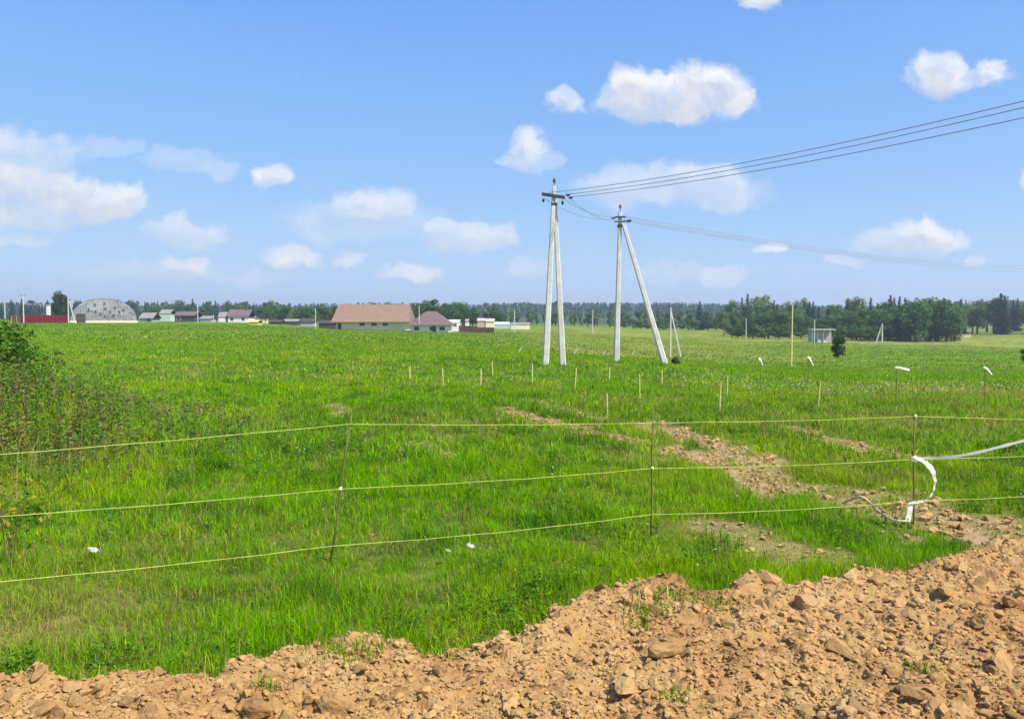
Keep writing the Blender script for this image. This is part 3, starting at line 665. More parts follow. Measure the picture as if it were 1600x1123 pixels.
P_DEC = [[.075,.160,.030],[.095,.180,.034],[.058,.130,.028]]; P_LIGHT = [[.12,.205,.04],[.145,.225,.048],[.095,.17,.036]]; P_DARK = [[.045,.098,.024],[.058,.118,.028],[.038,.085,.026]]
P_SPR = [[.026,.058,.024],[.034,.070,.028],[.022,.050,.024]]
protos = {
 'd0': leaf_tree('broadleaf_tree', 1, 14, 9, M_BARK, P_DEC, .03, 3400, .34, 18), 'd1': leaf_tree('broadleaf_tree', 2, 15, 8, M_BARK, P_DEC, .05, 3200, .34, 16),
 'l0': leaf_tree('birch_tree', 3, 15, 7, M_BIRCH, P_LIGHT, .08, 3000, .30, 18), 'l1': leaf_tree('birch_tree', 4, 13, 6, M_BIRCH, P_LIGHT, .2, 2600, .30, 14),
 'k0': leaf_tree('broadleaf_tree', 5, 12, 9, M_BARK, P_DARK, .0, 3200, .34, 18), 'p0': leaf_tree('young_tree', 6, 11, 4.6, M_BARK, P_LIGHT, .16, 1900, .28, 12),
 's0': spruce('spruce_tree', 11, 17, 6.6, P_SPR), 's1': spruce('spruce_tree', 12, 15, 5.4, P_SPR), 's2': spruce('spruce_tree', 13, 19, 7.2, P_SPR),
 'o0': leaf_tree('oblong_tree', 21, 10, 6, M_BARK, P_DARK, .0, 3600, .30, 34, .6), 'u0': leaf_tree('upright_bush', 22, 4, 2.5, M_BARK, P_DARK, -.06, 2200, .13, 26, .68),
 'b0': leaf_tree('willow_bush', 8, 4, 5, M_BARK, P_DEC, .0, 1500, .20, 12)}
HT = {'o0':10,'u0':4,'d0':14,'d1':15,'l0':15,'l1':13,'k0':12,'p0':11,'s0':17,'s1':15,'s2':19,'b0':4}
HT = {k: max(v.co.z for c_ in protos[k].children if c_.name.startswith('crown') for v in c_.data.vertices) for k in HT}
first = {k: True for k in protos}
random.seed(21)
def plant(kind, px, d, h, label, group=None, cat='tree', wide=1.0, base_px=None):
    o = protos[kind] if first[kind] else copy_tree(protos[kind]); first[kind] = False
    p = spot(px, d); s = h/HT[kind]; o.location = (p.x, p.y, p.z - .1); o.scale = (s*wide, s*wide, s)
    o.rotation_euler = (0, 0, random.uniform(0, 6.28))
    for kx in ('group',):
        if kx in o: del o[kx]
    tag(o, label, cat, group); return o
def top_h(px, top, d): return (at(px, top, d).z - spot(px, d).z)
KN = {'d0':'broad green leafy tree','d1':'broad green leafy tree','l0':'pale green slender birch','l1':'pale green slender birch','k0':'dark rounded leafy tree','p0':'narrow young leafy tree','s0':'dark pointed spruce','s1':'dark pointed spruce','s2':'dark pointed spruce','b0':'low leafy bush'}
def row(n, x0, x1, d0, d1, top_f, kinds, where, jit=.5):
    for i in range(n):
        px = x0 + (x1-x0)*(i + .5 + random.uniform(-jit,jit))/n; d = random.uniform(d0, d1); k = random.choice(kinds)
        h = top_h(px, top_f(px) + random.uniform(-4,5), d)
        plant(k, px, d, h, KN[k] + ' ' + where, KN[k] + ' ' + where, wide=random.uniform(1.0,1.35))
# right-hand forest: tall spruces behind, leafy edge in front
row(52, 1145, 1640, 330, 390, lambda x: 468 + 5*math.sin(x*.031) + 5*math.sin(x*.083+1), ['s0','s1','s2','l0','d1','l0'], 'in the forest on the right')
row(34, 1120, 1500, 275, 315, lambda x: 488 + 5*math.sin(x*.05) - 20*max(0, 1-abs(x-1445)/100), ['d0','d1','l0','l0','l1','d0'], 'along the forest edge on the right')
row(16, 1360, 1500, 262, 280, lambda x: 464 + 22*abs(x-1450)/70, ['d0','d1','k0','d0'], 'in the dense clump before the forest')
row(16, 1130, 1400, 262, 272, lambda x: 506, ['b0','k0','b0'], 'in the thicket below the forest')
row(36, 1490, 1650, 640, 700, lambda x: 470, ['s0','s1','d0','l0','k0'], 'beyond the pale green meadow on the right')
row(15, 1490, 1650, 615, 640, lambda x: 486, ['d0','k0','b0'], 'at the back of the pale green meadow')
# belt behind the poles
row(38, 770, 1135, 420, 460, lambda x: 486, ['p0','p0','l1','d1','p0'], 'in the belt of trees behind the poles')
row(14, 960, 1130, 380, 400, lambda x: 500, ['b0','k0'], 'at the foot of the tree belt')
plant('s1', 1093, 400, top_h(1093, 470, 400), 'lone dark spruce rising above the tree belt behind the poles', wide=1.3)
plant('k0', 1106, 392, top_h(1106, 486, 392), 'dark round tree beside the lone spruce of the belt', wide=1.1)
# village trees, centre
row(13, 620, 790, 330, 380, lambda x: 470 + 10*sstep(690,780,np.array(x)), ['d0','k0','d1','d0'], 'behind the hipped-roof house')
row(17, 405, 530, 330, 380, lambda x: 478, ['d0','d1','k0','l1'], 'left of the long barn')
row(6, 530, 630, 300, 330, lambda x: 472, ['d0','k0'], 'behind the long barn roof')
# left tree line
row(40, -40, 430, 480, 560, lambda x: 469, ['s0','s1','d0','d1','s1','k0'], 'in the far tree line on the left')
row(18, 200, 430, 430, 460, lambda x: 480, ['d0','d1','k0'], 'behind the village houses on the left')
plant('o0', 95, 262, top_h(95, 452, 262), 'tall round-topped dark green tree beside the red fence', wide=.86)
plant('u0', 1311, 120, 4.1, 'upright dark green bush standing alone in the field', None, 'bush', .95)
plant('u0', 1603, 110, 2.3, 'small dark bush cut by the right edge', None, 'bush', .8)
# shrub at the left edge
sb = leaf_tree('leafy_shrub', 17, 2.3, 2.8, M_BARK, [[.070,.155,.016],[.09,.185,.018],[.048,.12,.016]], -.1, 13000, .045, 30, .66)
p = spot(2, 14.6); sb.location = (p.x - .15, p.y, p.z - .15); sb.scale = (1,1,(2.12 - p.z + .15)/max(v.co.z for c_ in sb.children if c_.name.startswith('crown') for v in c_.data.vertices)); tag(sb, 'dense dark green shrub at the left edge above the mound', 'shrub')
# distant woods on the hills
def far_wood():
    n = 5200; ang = rng.uniform(-.75,.75,n); rr = rng.uniform(820, 2300, n); x, y = rr*np.sin(ang), rr*np.cos(ang)
    z = terrain_z(x, y); h = rng.uniform(8,15,n); w = h*rng.uniform(.22,.34,n); pointed = rng.uniform(0,1,n) < .5
    m = 16; k = np.repeat(np.arange(n), m); t = np.tile(np.linspace(.08,1,m), n) + rng.normal(0,.02,n*m)
    a = rng.uniform(0,6.28,n*m); prof = np.where(pointed[k], 1.05-t, np.sqrt(np.clip(1-(2*t-1)**2,0.05,1)))
    P = np.stack([x[k] + np.cos(a)*w[k]*prof*.7, y[k] + np.sin(a)*w[k]*prof*.7, z[k] + h[k]*t], 1)
    C = np.where(pointed[:,None], [[.022,.05,.022]], [[.042,.085,.024]])*rng.lognormal(0,.2,(n,1))
    v, f, c = leafcards(P, np.stack([np.cos(a), np.sin(a), np.full(n*m,.5)],1) + rng.normal(0,.3,(n*m,3)), (w[k]*.75)*rng.uniform(.7,1.2,n*m), C[k])
    tag(link('distant_forest', np_mesh('distant_forest', v, f, M_NEEDLE, c)), 'far bluish woods covering the low hills along the horizon', 'forest', kind='stuff')
far_wood()

# ------------------------------------------------------------------ power poles and wires
def insulator(name, base, h, r, parent, axis=(0,0,1)):
    ax = Vector(axis).normalized(); b = Vector(base)
    prof = [(0,.25),(.25,.25),(.3,1),(.45,.85),(.5,.45),(.58,.95),(.75,.7),(.85,.35),(1,.3)]
    return tube_obj(name, [b + ax*h*t for t, _ in prof], [r*q for _, q in prof], M_INSUL, parent, 10, True)
def mast(name, a, b, r0, r1, parent):
    """tapered four-sided concrete post with chamfered edges"""
    bm = bmesh.new(); a, b = Vector(a), Vector(b); t = (b-a).normalized(); ux = Vector((0,1,0)).cross(t).normalized(); uy = t.cross(ux).normalized(); R_ = []
    for p, r in ((a, r0), (a.lerp(b,.5), (r0+r1)/2), (b, r1)):
        c = r*.72; pts = [(r,c),(c,r),(-c,r),(-r,c),(-r,-c),(-c,-r),(c,-r),(r,-c)]
        R_.append([bm.verts.new(p + ux*x + uy*y) for x, y in pts])
    for A, B in zip(R_, R_[1:]):
        for k in range(8): bm.faces.new((A[k],A[(k+1)%8],B[(k+1)%8],B[k]))
    bm.faces.new(R_[-1]); bm.faces.new(R_[0][::-1]); return bm_obj(name, bm, M_CONC, parent)
def rel(root, p): return Vector(p) - root.location
D1, D2 = 37.0, 42.0
g1 = spot(866, D1); pole1 = empty('power_pole', g1); tag(pole1, 'taller white concrete A-frame power pole with dark crossarm, nearest to the camera', 'power pole', 'concrete power poles')
b1 = at(852, 568, D1-.3); b1.z = tz(b1.x, b1.y) - .3; b2 = at(880, 568, D1+.3); b2.z = tz(b2.x, b2.y) - .3
top1 = at(866, 291, D1)
mast('mast', rel(pole1, b1), rel(pole1, top1), .150, .085, pole1); mast('strut', rel(pole1, b2), rel(pole1, at(867, 313, D1+.16)), .150, .085, pole1)
ca, cb = at(847, 303, D1-.12), at(882, 309, D1-.12)
cr = box_obj('crossarm', (-.53,.53,-.06,.06,-.07,.07), M_STEEL, pole1); cr.location = rel(pole1, (ca+cb)/2); cr.rotation_euler = (0, math.atan2(ca.z-cb.z, cb.x-ca.x), -.12)
bm = bmesh.new(); tube(bm, [rel(pole1, top1) - Vector((0,0,.25)), rel(pole1, top1) + Vector((0,0,.12))], .02, 6); bm_obj('pin', bm, M_STEEL, pole1)
insulator('insulator', rel(pole1, top1) + Vector((0,0,.10)), .28, .085, pole1)
for px, py in ((849,309),(879,313)): insulator('insulator', rel(pole1, at(px, py, D1-.12)), .22, .07, pole1, (0,0,-1))
for i, (px, py) in enumerate(((884,305),(888,309))): insulator('insulator', rel(pole1, at(px, py, D1-.2)), .26, .06, pole1, (.8,-.6,-.1))
box_obj('clamp', (-.14,.14,-.14,.14,-.05,.05), M_STEEL, pole1).location = rel(pole1, at(866, 319, D1))
g2 = spot(964, D2); pole2 = empty('power_pole', g2); tag(pole2, 'white concrete power pole with a long leaning strut to its right', 'power pole', 'concrete power poles')
b1 = at(963, 563, D2); b1.z = tz(b1.x, b1.y) - .3; b2 = at(1042, 569, D2-.6); b2.z = tz(b2.x, b2.y) - .3; top2 = at(969, 331, D2)
mast('mast', rel(pole2, b1), rel(pole2, top2), .150, .085, pole2); mast('strut', rel(pole2, b2), rel(pole2, at(974, 350, D2-.1)), .150, .09, pole2)
bm = bmesh.new(); tube(bm, [rel(pole2, top2) - Vector((0,0,.2)), rel(pole2, top2) + Vector((0,0,.15))], .02, 6); bm_obj('pin', bm, M_STEEL, pole2)
insulator('insulator', rel(pole2, top2) + Vector((0,0,.13)), .26, .08, pole2)
for yy in (339, 346):
    c_ = box_obj('crossarm', (-.25,.30,-.04,.04,-.04,.04), M_STEEL, pole2); c_.location = rel(pole2, at(968, yy, D2-.12))
insulator('insulator', rel(pole2, at(976, 346, D2-.14)), .40, .10, pole2, (1,-.1,.12)); insulator('insulator', rel(pole2, at(962, 341, D2-.14)), .26, .07, pole2, (-1,-.2,0))
box_obj('clamp', (-.13,.13,-.13,.13,-.06,.06), M_STEEL, pole2).location = rel(pole2, at(968.5, 353, D2))
def wire(a, b, sag, label, r=.0125):
    a, b = Vector(a), Vector(b); pts = []
    for i in range(25):
        t = i/24; p = a.lerp(b, t); p.z -= sag*4*t*(1-t); pts.append(p)
    tag(tube_obj('power_wire', pts, r, M_WIRE, None, 5, True), label, 'wire', 'overhead power wires')
def thru(a, px, py, d, ext, sag, label):
    """wire from a through a point seen at (px,py,d) and on beyond the frame"""
    a = Vector(a); q = at(px, py, d); b = a + (q-a)*ext; t = 1/ext; b.z += sag*4*t*(1-t)/t; wire(a, b, sag, label)
thru(at(858,301,D1-.15), 1600, 158, 21, 1.5, .6, 'uppermost overhead wire rising to the upper right from the nearer pole')
thru(at(883,304,D1-.2), 1600, 168, 21.2, 1.5, .55, 'middle overhead wire rising to the upper right from the nearer pole')
thru(at(889,308,D1-.3), 1600, 184, 20.6, 1.5, .5, 'lowest overhead wire rising to the upper right from the nearer pole')
wire(at(882,311,D1-.15), at(969,337,D2), .30, 'upper wire slung between the two large poles')
wire(at(889,309,D1-.2), at(976,345,D2), .35, 'middle wire slung between the two large poles')
wire(at(851,310,D1-.1), at(962,341,D2), .35, 'lower wire slung between the two large poles')
thru(at(975,338,D2), 1600, 416, 88, 1.3, 1.0, 'upper wire falling to the right from the pole with the strut')
thru(at(990,345,D2), 1600, 420, 88, 1.3, .9, 'middle wire falling to the right from the pole with the strut')
thru(at(990,348,D2), 1600, 425, 88, 1.3, .8, 'lower wire falling to the right from the pole with the strut')

# distant poles
def far_pole(px, top, d, label, r=.13, arm=True, strut=None):
    p = spot(px, d); h = top_h(px, top, d); o = empty('utility_pole', p); tag(o, label, 'utility pole', 'distant utility poles')
    mast('mast', (0,0,-.2), (0,0,h), r, r*.7, o)
    if strut: mast('strut', (strut*d/F_PX, .4, -.3), (0,.2,h*.97), r, r*.7, o)
    if arm:
        box_obj('crossarm', (-.8,.8,-.05,.05,h-.55,h-.43), M_STEEL, o)
        for s in (-.7,.7): insulator('insulator', (s,0,h-.43), .2, .06, o)
    insulator('insulator', (0,0,h), .22, .07, o); return o
far_pole(1048, 480, 100, 'small slanting A-frame pole in the field right of the large poles', .10, False, 18)
yp = far_pole(1238, 476, 80, 'tall single yellowish pole standing alone in the field on the right', .065, False)
for c_ in yp.children:
    if c_.name.startswith('mast'): c_.data.materials[0] = M_STAKE
far_pole(1379, 505, 250, 'small A-frame pole before the dark forest edge', .17, False, -9)
far_pole(1166, 497, 230, 'short pale pole before the forest thicket', .12, False)
far_pole(1273, 499, 225, 'short pale pole beside the white shelter', .12, False)
far_pole(926, 484, 250, 'pale pole between the two large power poles in the distance', .13, False)
far_pole(804, 484, 240, 'pale distant pole left of the nearer large power pole', .15, False)
far_pole(655, 478, 205, 'pale pole before the hipped-roof house', .11)
far_pole(493, 482, 230, 'pale pole standing left of the long barn', .12, False)
far_pole(309, 474, 300, 'pale pole among the village houses on the left', .15)
far_pole(334, 491, 300, 'short pale post right of the pole among the village houses', .12, False)
far_pole(37, 459, 225, 'pole with crossarm in front of the red fence', .13)
far_pole(107, 465, 225, 'leaning A-frame pole between red fence and hangar', .14, True, 10)
far_pole(8, 470, 225, 'pale pole at the far left edge', .12, False)
# black box by the strut
bb = ground(1056, 571); bx = bmesh.new(); bmesh.ops.create_icosphere(bx, subdivisions=3, radius=.18)
for v in bx.verts: v.co = Vector((v.co.x*1.1, v.co.y, max(v.co.z, -.12)*1.2)) * (1 + .45*mnoise.noise(v.co*6))
o = bm_obj('rubbish_bag', bx, M_BAG, None, True); o.location = bb + Vector((0,0,.18)); tag(o, 'small black bag on the grass at the foot of the leaning strut', 'bag')

# ------------------------------------------------------------------ stakes and ribbons in the field
def ordn(i): return ['first','second','third','fourth','fifth','sixth','seventh','eighth','ninth','tenth','eleventh','twelfth','thirteenth'][i]
ST = sorted([(832,570,598),(898,577,611),(952,577,594),(1000,587,626),(1034,580,602),(949,617,650),(1124,598,649),(1136,590,623),(640,575,592),(693,577,606),(751,579,604),(770,567,588),(1278,598,640)])
for i, (px, t, b) in enumerate(ST):
    p = ground(px, b); h = at(px, t-3, p.y).z - p.z; o = tube_obj('survey_stake', (lambda l_: [(0,0,-.15),(l_*.5,0,h*.5),(l_,0,h)])(random.gauss(0,.05)*h), [.0145*max(1, p.y/20)]*2 + [.012*max(1, p.y/20)], M_STAKE, None, 5)
    o.location = p; tag(o, 'pale thin wooden survey stake in the field, %s from the left' % ordn(i), 'stake', 'pale survey stakes')
def ribbon(name, pts, w, m, parent, across=(0,0,1), th=.002):
    bm = bmesh.new(); pts = [Vector(p) for p in pts]; ac = Vector(across); Rr = []
    for i, p in enumerate(pts):
        t = (pts[min(i+1,len(pts)-1)] - pts[max(i-1,0)]).normalized(); wi = w[i] if isinstance(w, (list,tuple)) else w
        a = (ac - t*ac.dot(t)); a = a.normalized() if a.length > .1 else t.cross(Vector((0,1,0))).normalized(); n_ = t.cross(a)
        Rr.append([bm.verts.new(p + a*wi*s + n_*th*q) for s, q in ((-.5,-1),(.5,-1),(.5,1),(-.5,1))])
    for A, B in zip(Rr, Rr[1:]):
        for k in range(4): bm.faces.new((A[k],A[(k+1)%4],B[(k+1)%4],B[k]))
    bm.faces.new(Rr[0]); bm.faces.new(Rr[-1][::-1]); return bm_obj(name, bm, m, parent)
FL = [(1399,572,640,1399,574,1421,578,'tall dark stick with a white ribbon blowing right, before the forest'),(1537,572,648,1537,573,1550,585,'tall dark stick with a drooping white ribbon near the right edge'),(1187,560,618,1186,559,1192,571,'dark stick with a short white ribbon beside the small A-frame pole'),(1262,560,612,1263,557,1271,571,'dark stick with a drooping white ribbon below the lone pale pole')]
for (px, t, b, x0, y0, x1, y1, lab) in FL:
    p = ground(px, b); o = empty('flagged_stick', p); tag(o, lab, 'stake', 'dark sticks with white ribbons'); h = at(px, t, p.y).z - p.z
    tube_obj('stick', [(0,0,-.2),(.01,0,h*.5),(0,0,h)], .008*p.y/17, M_DARKSTAKE, o, 5)
    a, c_ = rel(o, at(x0,y0,p.y-.03)), rel(o, at(x1,y1,p.y-.15)); m_ = a.lerp(c_,.5) + Vector((0,-.03,.012)); ribbon('ribbon', [a, a.lerp(m_,.5)+Vector((0,0,.01)), m_, c_], .065*p.y/22, M_TAPE, o, (0,.65,.75))
for i, (px, py) in enumerate([(813,546),(899,549),(944,551),(990,550),(1106,557)]):
    p = ground(px, py+9); o = empty('ribbon_peg', p); tag(o, 'tiny white ribbon on a peg below the large poles, %s from the left' % ordn(i), 'marker', 'tiny white ribbon pegs'); s = p.y/40
    hh = at(px, py, p.y).z - p.z; tube_obj('peg', [(0,0,-.1),(0,0,hh)], .010*s, M_DARKSTAKE, o, 4); ribbon('ribbon', [(-.05*s,0,hh-.12*s),(0,-.02,hh),(.08*s,-.02,hh+.10*s)], .06*s, M_TAPE, o, (.8,.3,.2))

# ------------------------------------------------------------------ twine fence
fence = empty('twine_fence', spot(1020, 7.58)); tag(fence, 'fence of three yellow-green twines on thin dark sticks across the foreground', 'fence')
POSTS = [(-240,5.35,None,None,(727,820,926)),(530,6.9,(550,644),(512,884),(662,763,852)),(1018,7.58,(1021,640),(1016,850),(660,731,803)),(1428,8.04,(1429,645),(1427,826),(650,717,782)),(1830,8.7,None,None,(657,700,758))]
anch = []
for (px, d, top, bot, ys) in POSTS:
    if top:
        a, b = at(*bot, d), at(*top, d); a.z = tz(a.x, d) - .15
    else:
        b = at(px, ys[0]-8, d); a = Vector((b.x, d, tz(b.x, d)-.15))
    tube_obj('post', [rel(fence,a), rel(fence,a.lerp(b,.35)) + Vector((.006,0,0)), rel(fence,a.lerp(b,.7)) - Vector((.006,0,0)), rel(fence,b)], [.0088,.0088,.008,.007], M_DARKSTAKE, fence, 6, True)
    hz = [at(px, y, d).z for y in ys]; L3 = []
    for z in hz:
        t = (z - a.z)/(b.z - a.z); q = a.lerp(b, min(t, .985)); L3.append(rel(fence, q) + Vector((0,-.014,0)))
    anch.append(L3)
for k in range(3):
    pts = []
    for A, B in zip(anch, anch[1:]):
        for i in range(12):
            t = i/12; q = A[k].lerp(B[k], t); q.z -= (.014 + .006*k)*4*t*(1-t) + .002*math.sin(t*23+k); pts.append(q)
    pts.append(anch[-1][k]); tube_obj('twine', pts, .003, M_STRING, fence, 5, True)
for (i, k) in ((1,1),(3,0),(2,1)):
    kn = bmesh.new(); bmesh.ops.create_icosphere(kn, subdivisions=2, radius=.018)
    for v in kn.verts: v.co *= 1 + .5*mnoise.noise(v.co*90)
    bm_obj('knot', kn, M_TAPE if i == 1 else M_STRING, fence, True).location = anch[i][k]
# white tape tied to the right-hand post
def smooth(pts, n=6):
    P = [Vector(p) for p in pts]; out = []
    for i in range(len(P)-1):
        p0, p1, p2, p3 = P[max(i-1,0)], P[i], P[i+1], P[min(i+2,len(P)-1)]
        for k in range(n):
            t = k/n; out.append(.5*((2*p1) + (p2-p0)*t + (2*p0-5*p1+4*p2-p3)*t*t + (3*p1-p0-3*p2+p3)*t**3))
    return out + [P[-1]]
Dp = 8.0
tp = empty('barrier_tape', at(1428, 716, Dp)); tag(tp, 'white plastic tape tied to the right-hand fence stick and hanging in a loop', 'tape')
pull = [at(1427,715,Dp-.02), at(1450,715,Dp-.1), at(1490,713,Dp-.35), at(1530,706,Dp-.7), at(1570,696,Dp-1.1), at(1605,687,Dp-1.45), at(1760,648,Dp-2.4)]
pp = smooth([rel(tp,p) for p in pull]); ribbon('taut_tape', pp, [.016 + .004*math.sin(i_*1.3) for i_ in range(9)] + [.024 + .004*math.sin(i_*.9) for i_ in range(len(pp)-9)], M_TAPE, tp, (0,.75,.65))
loop = [(1427,714,0),(1440,719,-.05),(1452,728,-.08),(1459,740,-.08),(1461,755,-.06),(1457,770,-.04),(1447,781,-.03),(1434,785,-.02),(1424,785,-.02)]
pp = smooth([rel(tp, at(a,b,Dp+c-.03)) for a,b,c in loop]); ribbon('tape_loop', [q_ + Vector((.003*math.sin(i_*.9), .005*math.sin(i_*1.3), .002*math.sin(i_*1.1))) for i_, q_ in enumerate(pp)], [.022 + .035*math.exp(-((i-13)/8.)**2) for i in range(len(pp))], M_TAPE, tp, (.75,.25,.35))
tail = [(1424,785,-.03),(1422,796,-.05),(1420,806,-.06),(1418,814,-.08)]
ribbon('tape_tail', smooth([rel(tp, at(a,b,Dp+c)) for a,b,c in tail]), .05, M_TAPE, tp, (1,.1,0))
kn = bmesh.new(); bmesh.ops.create_icosphere(kn, subdivisions=3, radius=.028)
for v in kn.verts: v.co *= 1 + .6*mnoise.noise(v.co*60)
bm_obj('knot', kn, M_TAPE, tp, True).location = (0,-.02,.0)
# rope end lying in the grass
rp = [(1418,814),(1400,813),(1388,808),(1372,797),(1358,784),(1346,776),(1334,778),(1322,784)]
pts = []
for i,(a,b) in enumerate(rp):
    kx, kz = ray(a,b); zz = .10 + .16*math.exp(-((i-5)/1.4)**2); d = (CAM_Z - zz)/-kz; pts.append(Vector((kx*d, d, zz)))
tag(tube_obj('rope', smooth(pts), .011, M_CORD, None, 6, True), 'tan rope end arching over the ground left of the taped stick', 'rope')
# litter
def litter(px, py, w, label):
    p = ground(px, py + 8); bm = bmesh.new(); n = 7
    vs_ = [[bm.verts.new(((i/(n-1)-.5)*w, (j/(n-1)-.5)*w*.6, .05*w + .28*w*mnoise.noise(Vector((i*.9+px, j*.9, 0))))) for j in range(n)] for i in range(n)]
    for i in range(n-1):
        for j in range(n-1): bm.faces.new((vs_[i][j], vs_[i+1][j], vs_[i+1][j+1], vs_[i][j+1]))
    bmesh.ops.solidify(bm, geom=bm.faces[:], thickness=.002)
    o = bm_obj('litter', bm, M_TAPE, None, True); o.location = p + Vector((0,0,.13)); o.rotation_euler = (.5,.2,random.uniform(0,3)); tag(o, label, 'litter', 'white litter in the grass')
litter(147, 876, .11, 'crumpled white scrap in the grass above the lowest twine on the left'); litter(700, 876, .075, 'left one of two white scraps in the grass below the twine'); litter(735, 870, .10, 'right one of two white scraps in the grass below the twine')

# ------------------------------------------------------------------ buildings
M_ROOF = mat('mauve_roof', (.245,.160,.105), .75, .14, 1.2); M_ROOF2 = mat('brown_roof', (.165,.108,.098), .6, .12, 1.0); M_GROOF = mat('grey_roof', (.27,.24,.22), .7, .15, 1)
M_CREAM = mat('cream_wall', (.86,.72,.48), .85, .06, .7); M_WHITE = mat('white_wall', (.84,.78,.76), .8, .06, .7); M_PINK = mat('pinkish_wall', (.55,.42,.36), .85, .1, .7); M_GREY = mat('grey_wall', (.42,.42,.41), .85, .12, .8)
M_GLASS = mat('window_glass', (.04,.05,.06), .15, .1, 1, spec=.6); M_TRIM = mat('white_trim', (.8,.8,.78), .6, .04, 2); M_BRICK = mat('brick_wall', (.24,.13,.10), .9, .2, 2); M_DARKW = mat('dark_boards', (.07,.06,.05), .9, .3, 2)
M_RED = mat('crimson_sheet', (.30,.018,.035), .5, .1, .8, spec=.4); M_ORANGE = mat('rusty_sheet', (.38,.12,.06), .7, .2, 1); M_MINT = mat('mint_wall', (.50,.58,.48), .7, .06, 1); M_YEL = mat('yellow_wall', (.62,.52,.16), .8, .08, 1)
M_HANG = mat('hangar_sheet', (.46,.46,.47), .7, .30, .9, spec=.2)
def house(px0, px1, d, wall_top, roof_top, base_depth, wallm, roofm, name, label, hip=0., over=.5, wins=(), door=None, chimney=None, gable_side=0, rz=0.):
    """gabled or hipped house: image columns px0..px1 and rows give its width and heights at depth d"""
    c = (px0+px1)/2; p = spot(c, d); o = empty(name, p, rz); W = (px1-px0)*d/F_PX; hw = at(c, wall_top, d).z - p.z; hr = at(c, roof_top, d).z - p.z; D = base_depth
    tag(o, label, 'house')
    box_obj('wall', (-W/2, W/2, 0, D, -1.2, hw), wallm, o)
    bm = bmesh.new(); x0, x1, y0, y1 = -W/2-over, W/2+over, -over, D+over; ez = hw - .12; t = .18; hi = hip*W/2
    def shell(z):
        e = [bm.verts.new(q) for q in ((x0,y0,ez+z),(x1,y0,ez+z),(x1,y1,ez+z),(x0,y1,ez+z))]; r = [bm.verts.new(q) for q in ((x0+hi,D/2,hr+z),(x1-hi,D/2,hr+z))]; return e, r
    e, r = shell(.0); e2, r2 = shell(t)
    for E, RR, s in ((e,r,1),(e2,r2,-1)):
        for f in ((E[0],E[1],RR[1],RR[0]),(E[2],E[3],RR[0],RR[1]),(E[1],E[2],RR[1]),(E[3],E[0],RR[0])): bm.faces.new(f if s < 0 else f[::-1])
    for k in range(4): bm.faces.new((e[k],e[(k+1)%4],e2[(k+1)%4],e2[k]))
    roof = bm_obj('roof', bm, roofm, o)
    for (wx, wz, ww, wh) in wins:
        f = box_obj('window', (wx*W-ww/2-.1, wx*W+ww/2+.1, -.06, .02, hw*wz-wh/2-.1, hw*wz+wh/2+.1), M_TRIM, o); box_obj('pane', (wx*W-ww/2, wx*W+ww/2, -.075, -.062, hw*wz-wh/2, hw*wz+wh/2), M_GLASS, f)
    if door: box_obj('door', (door*W-.5, door*W+.5, -.07, .02, 0, min(2.1,hw*.85)), M_DARKW, o)
    if chimney: box_obj('chimney', (chimney*W-.35, chimney*W+.35, D*.4, D*.4+.7, hr-1.0, hr+.7), M_BRICK, roof)
    return o, W, hw, D
o, W, hw, D = house(526, 634, 220, 503, 476, 11, M_CREAM, M_ROOF, 'long_barn', 'long low barn with pale cream wall under a steep brown roof', hip=.08, over=1.3, wins=[(-.13,.72,1.5,.8),(.04,.72,1.5,.8),(.20,.72,1.5,.8)], door=-.46)
for s in (-1,1): box_obj('corner_board', (s*W/2-.45 if s>0 else -W/2-.02, W/2+.02 if s>0 else -W/2+.45, -.05,.01,-1,hw-.2), M_TRIM, o)
o, W, hw, D = house(641, 701, 205, 508, 487, 10, M_WHITE, M_ROOF2, 'hipped_house', 'white house with a dark hipped roof right of the long barn', hip=.92, over=.9, wins=[(-.33,.5,1.4,.9),(.05,.5,.9,.9),(.33,.5,1.4,.9)], door=.12)
house(356, 388, 330, 494, 484, 8, M_WHITE, M_ROOF2, 'village_house', 'white village house under a mauve roof left of the barn trees', wins=[(-.3,.55,1.2,1.2),(.25,.55,1.2,1.2)], chimney=.3)
house(273, 303, 320, 493, 487, 8, M_DARKW, M_ROOF2, 'village_house', 'brown low house with a shallow tan roof left of the village pole', wins=[(-.3,.5,1.6,1.2)])
house(219, 238, 320, 497, 489, 7, M_GREY, M_GROOF, 'village_house', 'small grey roofed house just right of the arched hangar', door=.2)
house(249, 266, 345, 490, 484, 6, M_MINT, M_GROOF, 'garden_shed', 'small mint green hut among the village trees', over=.15)
house(312, 330, 325, 498, 494, 5, M_GREY, M_GROOF, 'garden_shed', 'low grey shed right of the village pole', over=.3)
house(341, 352, 330, 495, 488, 5, M_WHITE, M_GROOF, 'garden_shed', 'narrow pale shed beside the white village house', over=.2)
house(389, 402, 255, 503, 500.5, 5, M_YEL, M_YEL, 'garden_shed', 'small yellow hut in front of the village trees', over=.2)
house(398, 412, 330, 496, 491, 6, M_CREAM, M_GROOF, 'village_house', 'pale cream hut behind the yellow hut', over=.3)
house(700, 718, 225, 503, 500.5, 3, M_WHITE, M_WHITE, 'site_trailer', 'white box trailer right of the hipped-roof house', over=.1, wins=[(.1,.7,1.0,.7)])
house(727, 732, 240, 502, 499, 3, M_WHITE, M_GROOF, 'garden_shed', 'tiny white booth between trailer and pink sheds', over=.1)
house(746, 757, 232, 501, 498, 4, M_PINK, M_PINK, 'garden_shed', 'small pinkish shed left of the pair', over=.15)
house(759, 772, 232, 502, 498.5, 4, M_CREAM, M_PINK, 'garden_shed', 'small pale shed right of the pair', over=.15)
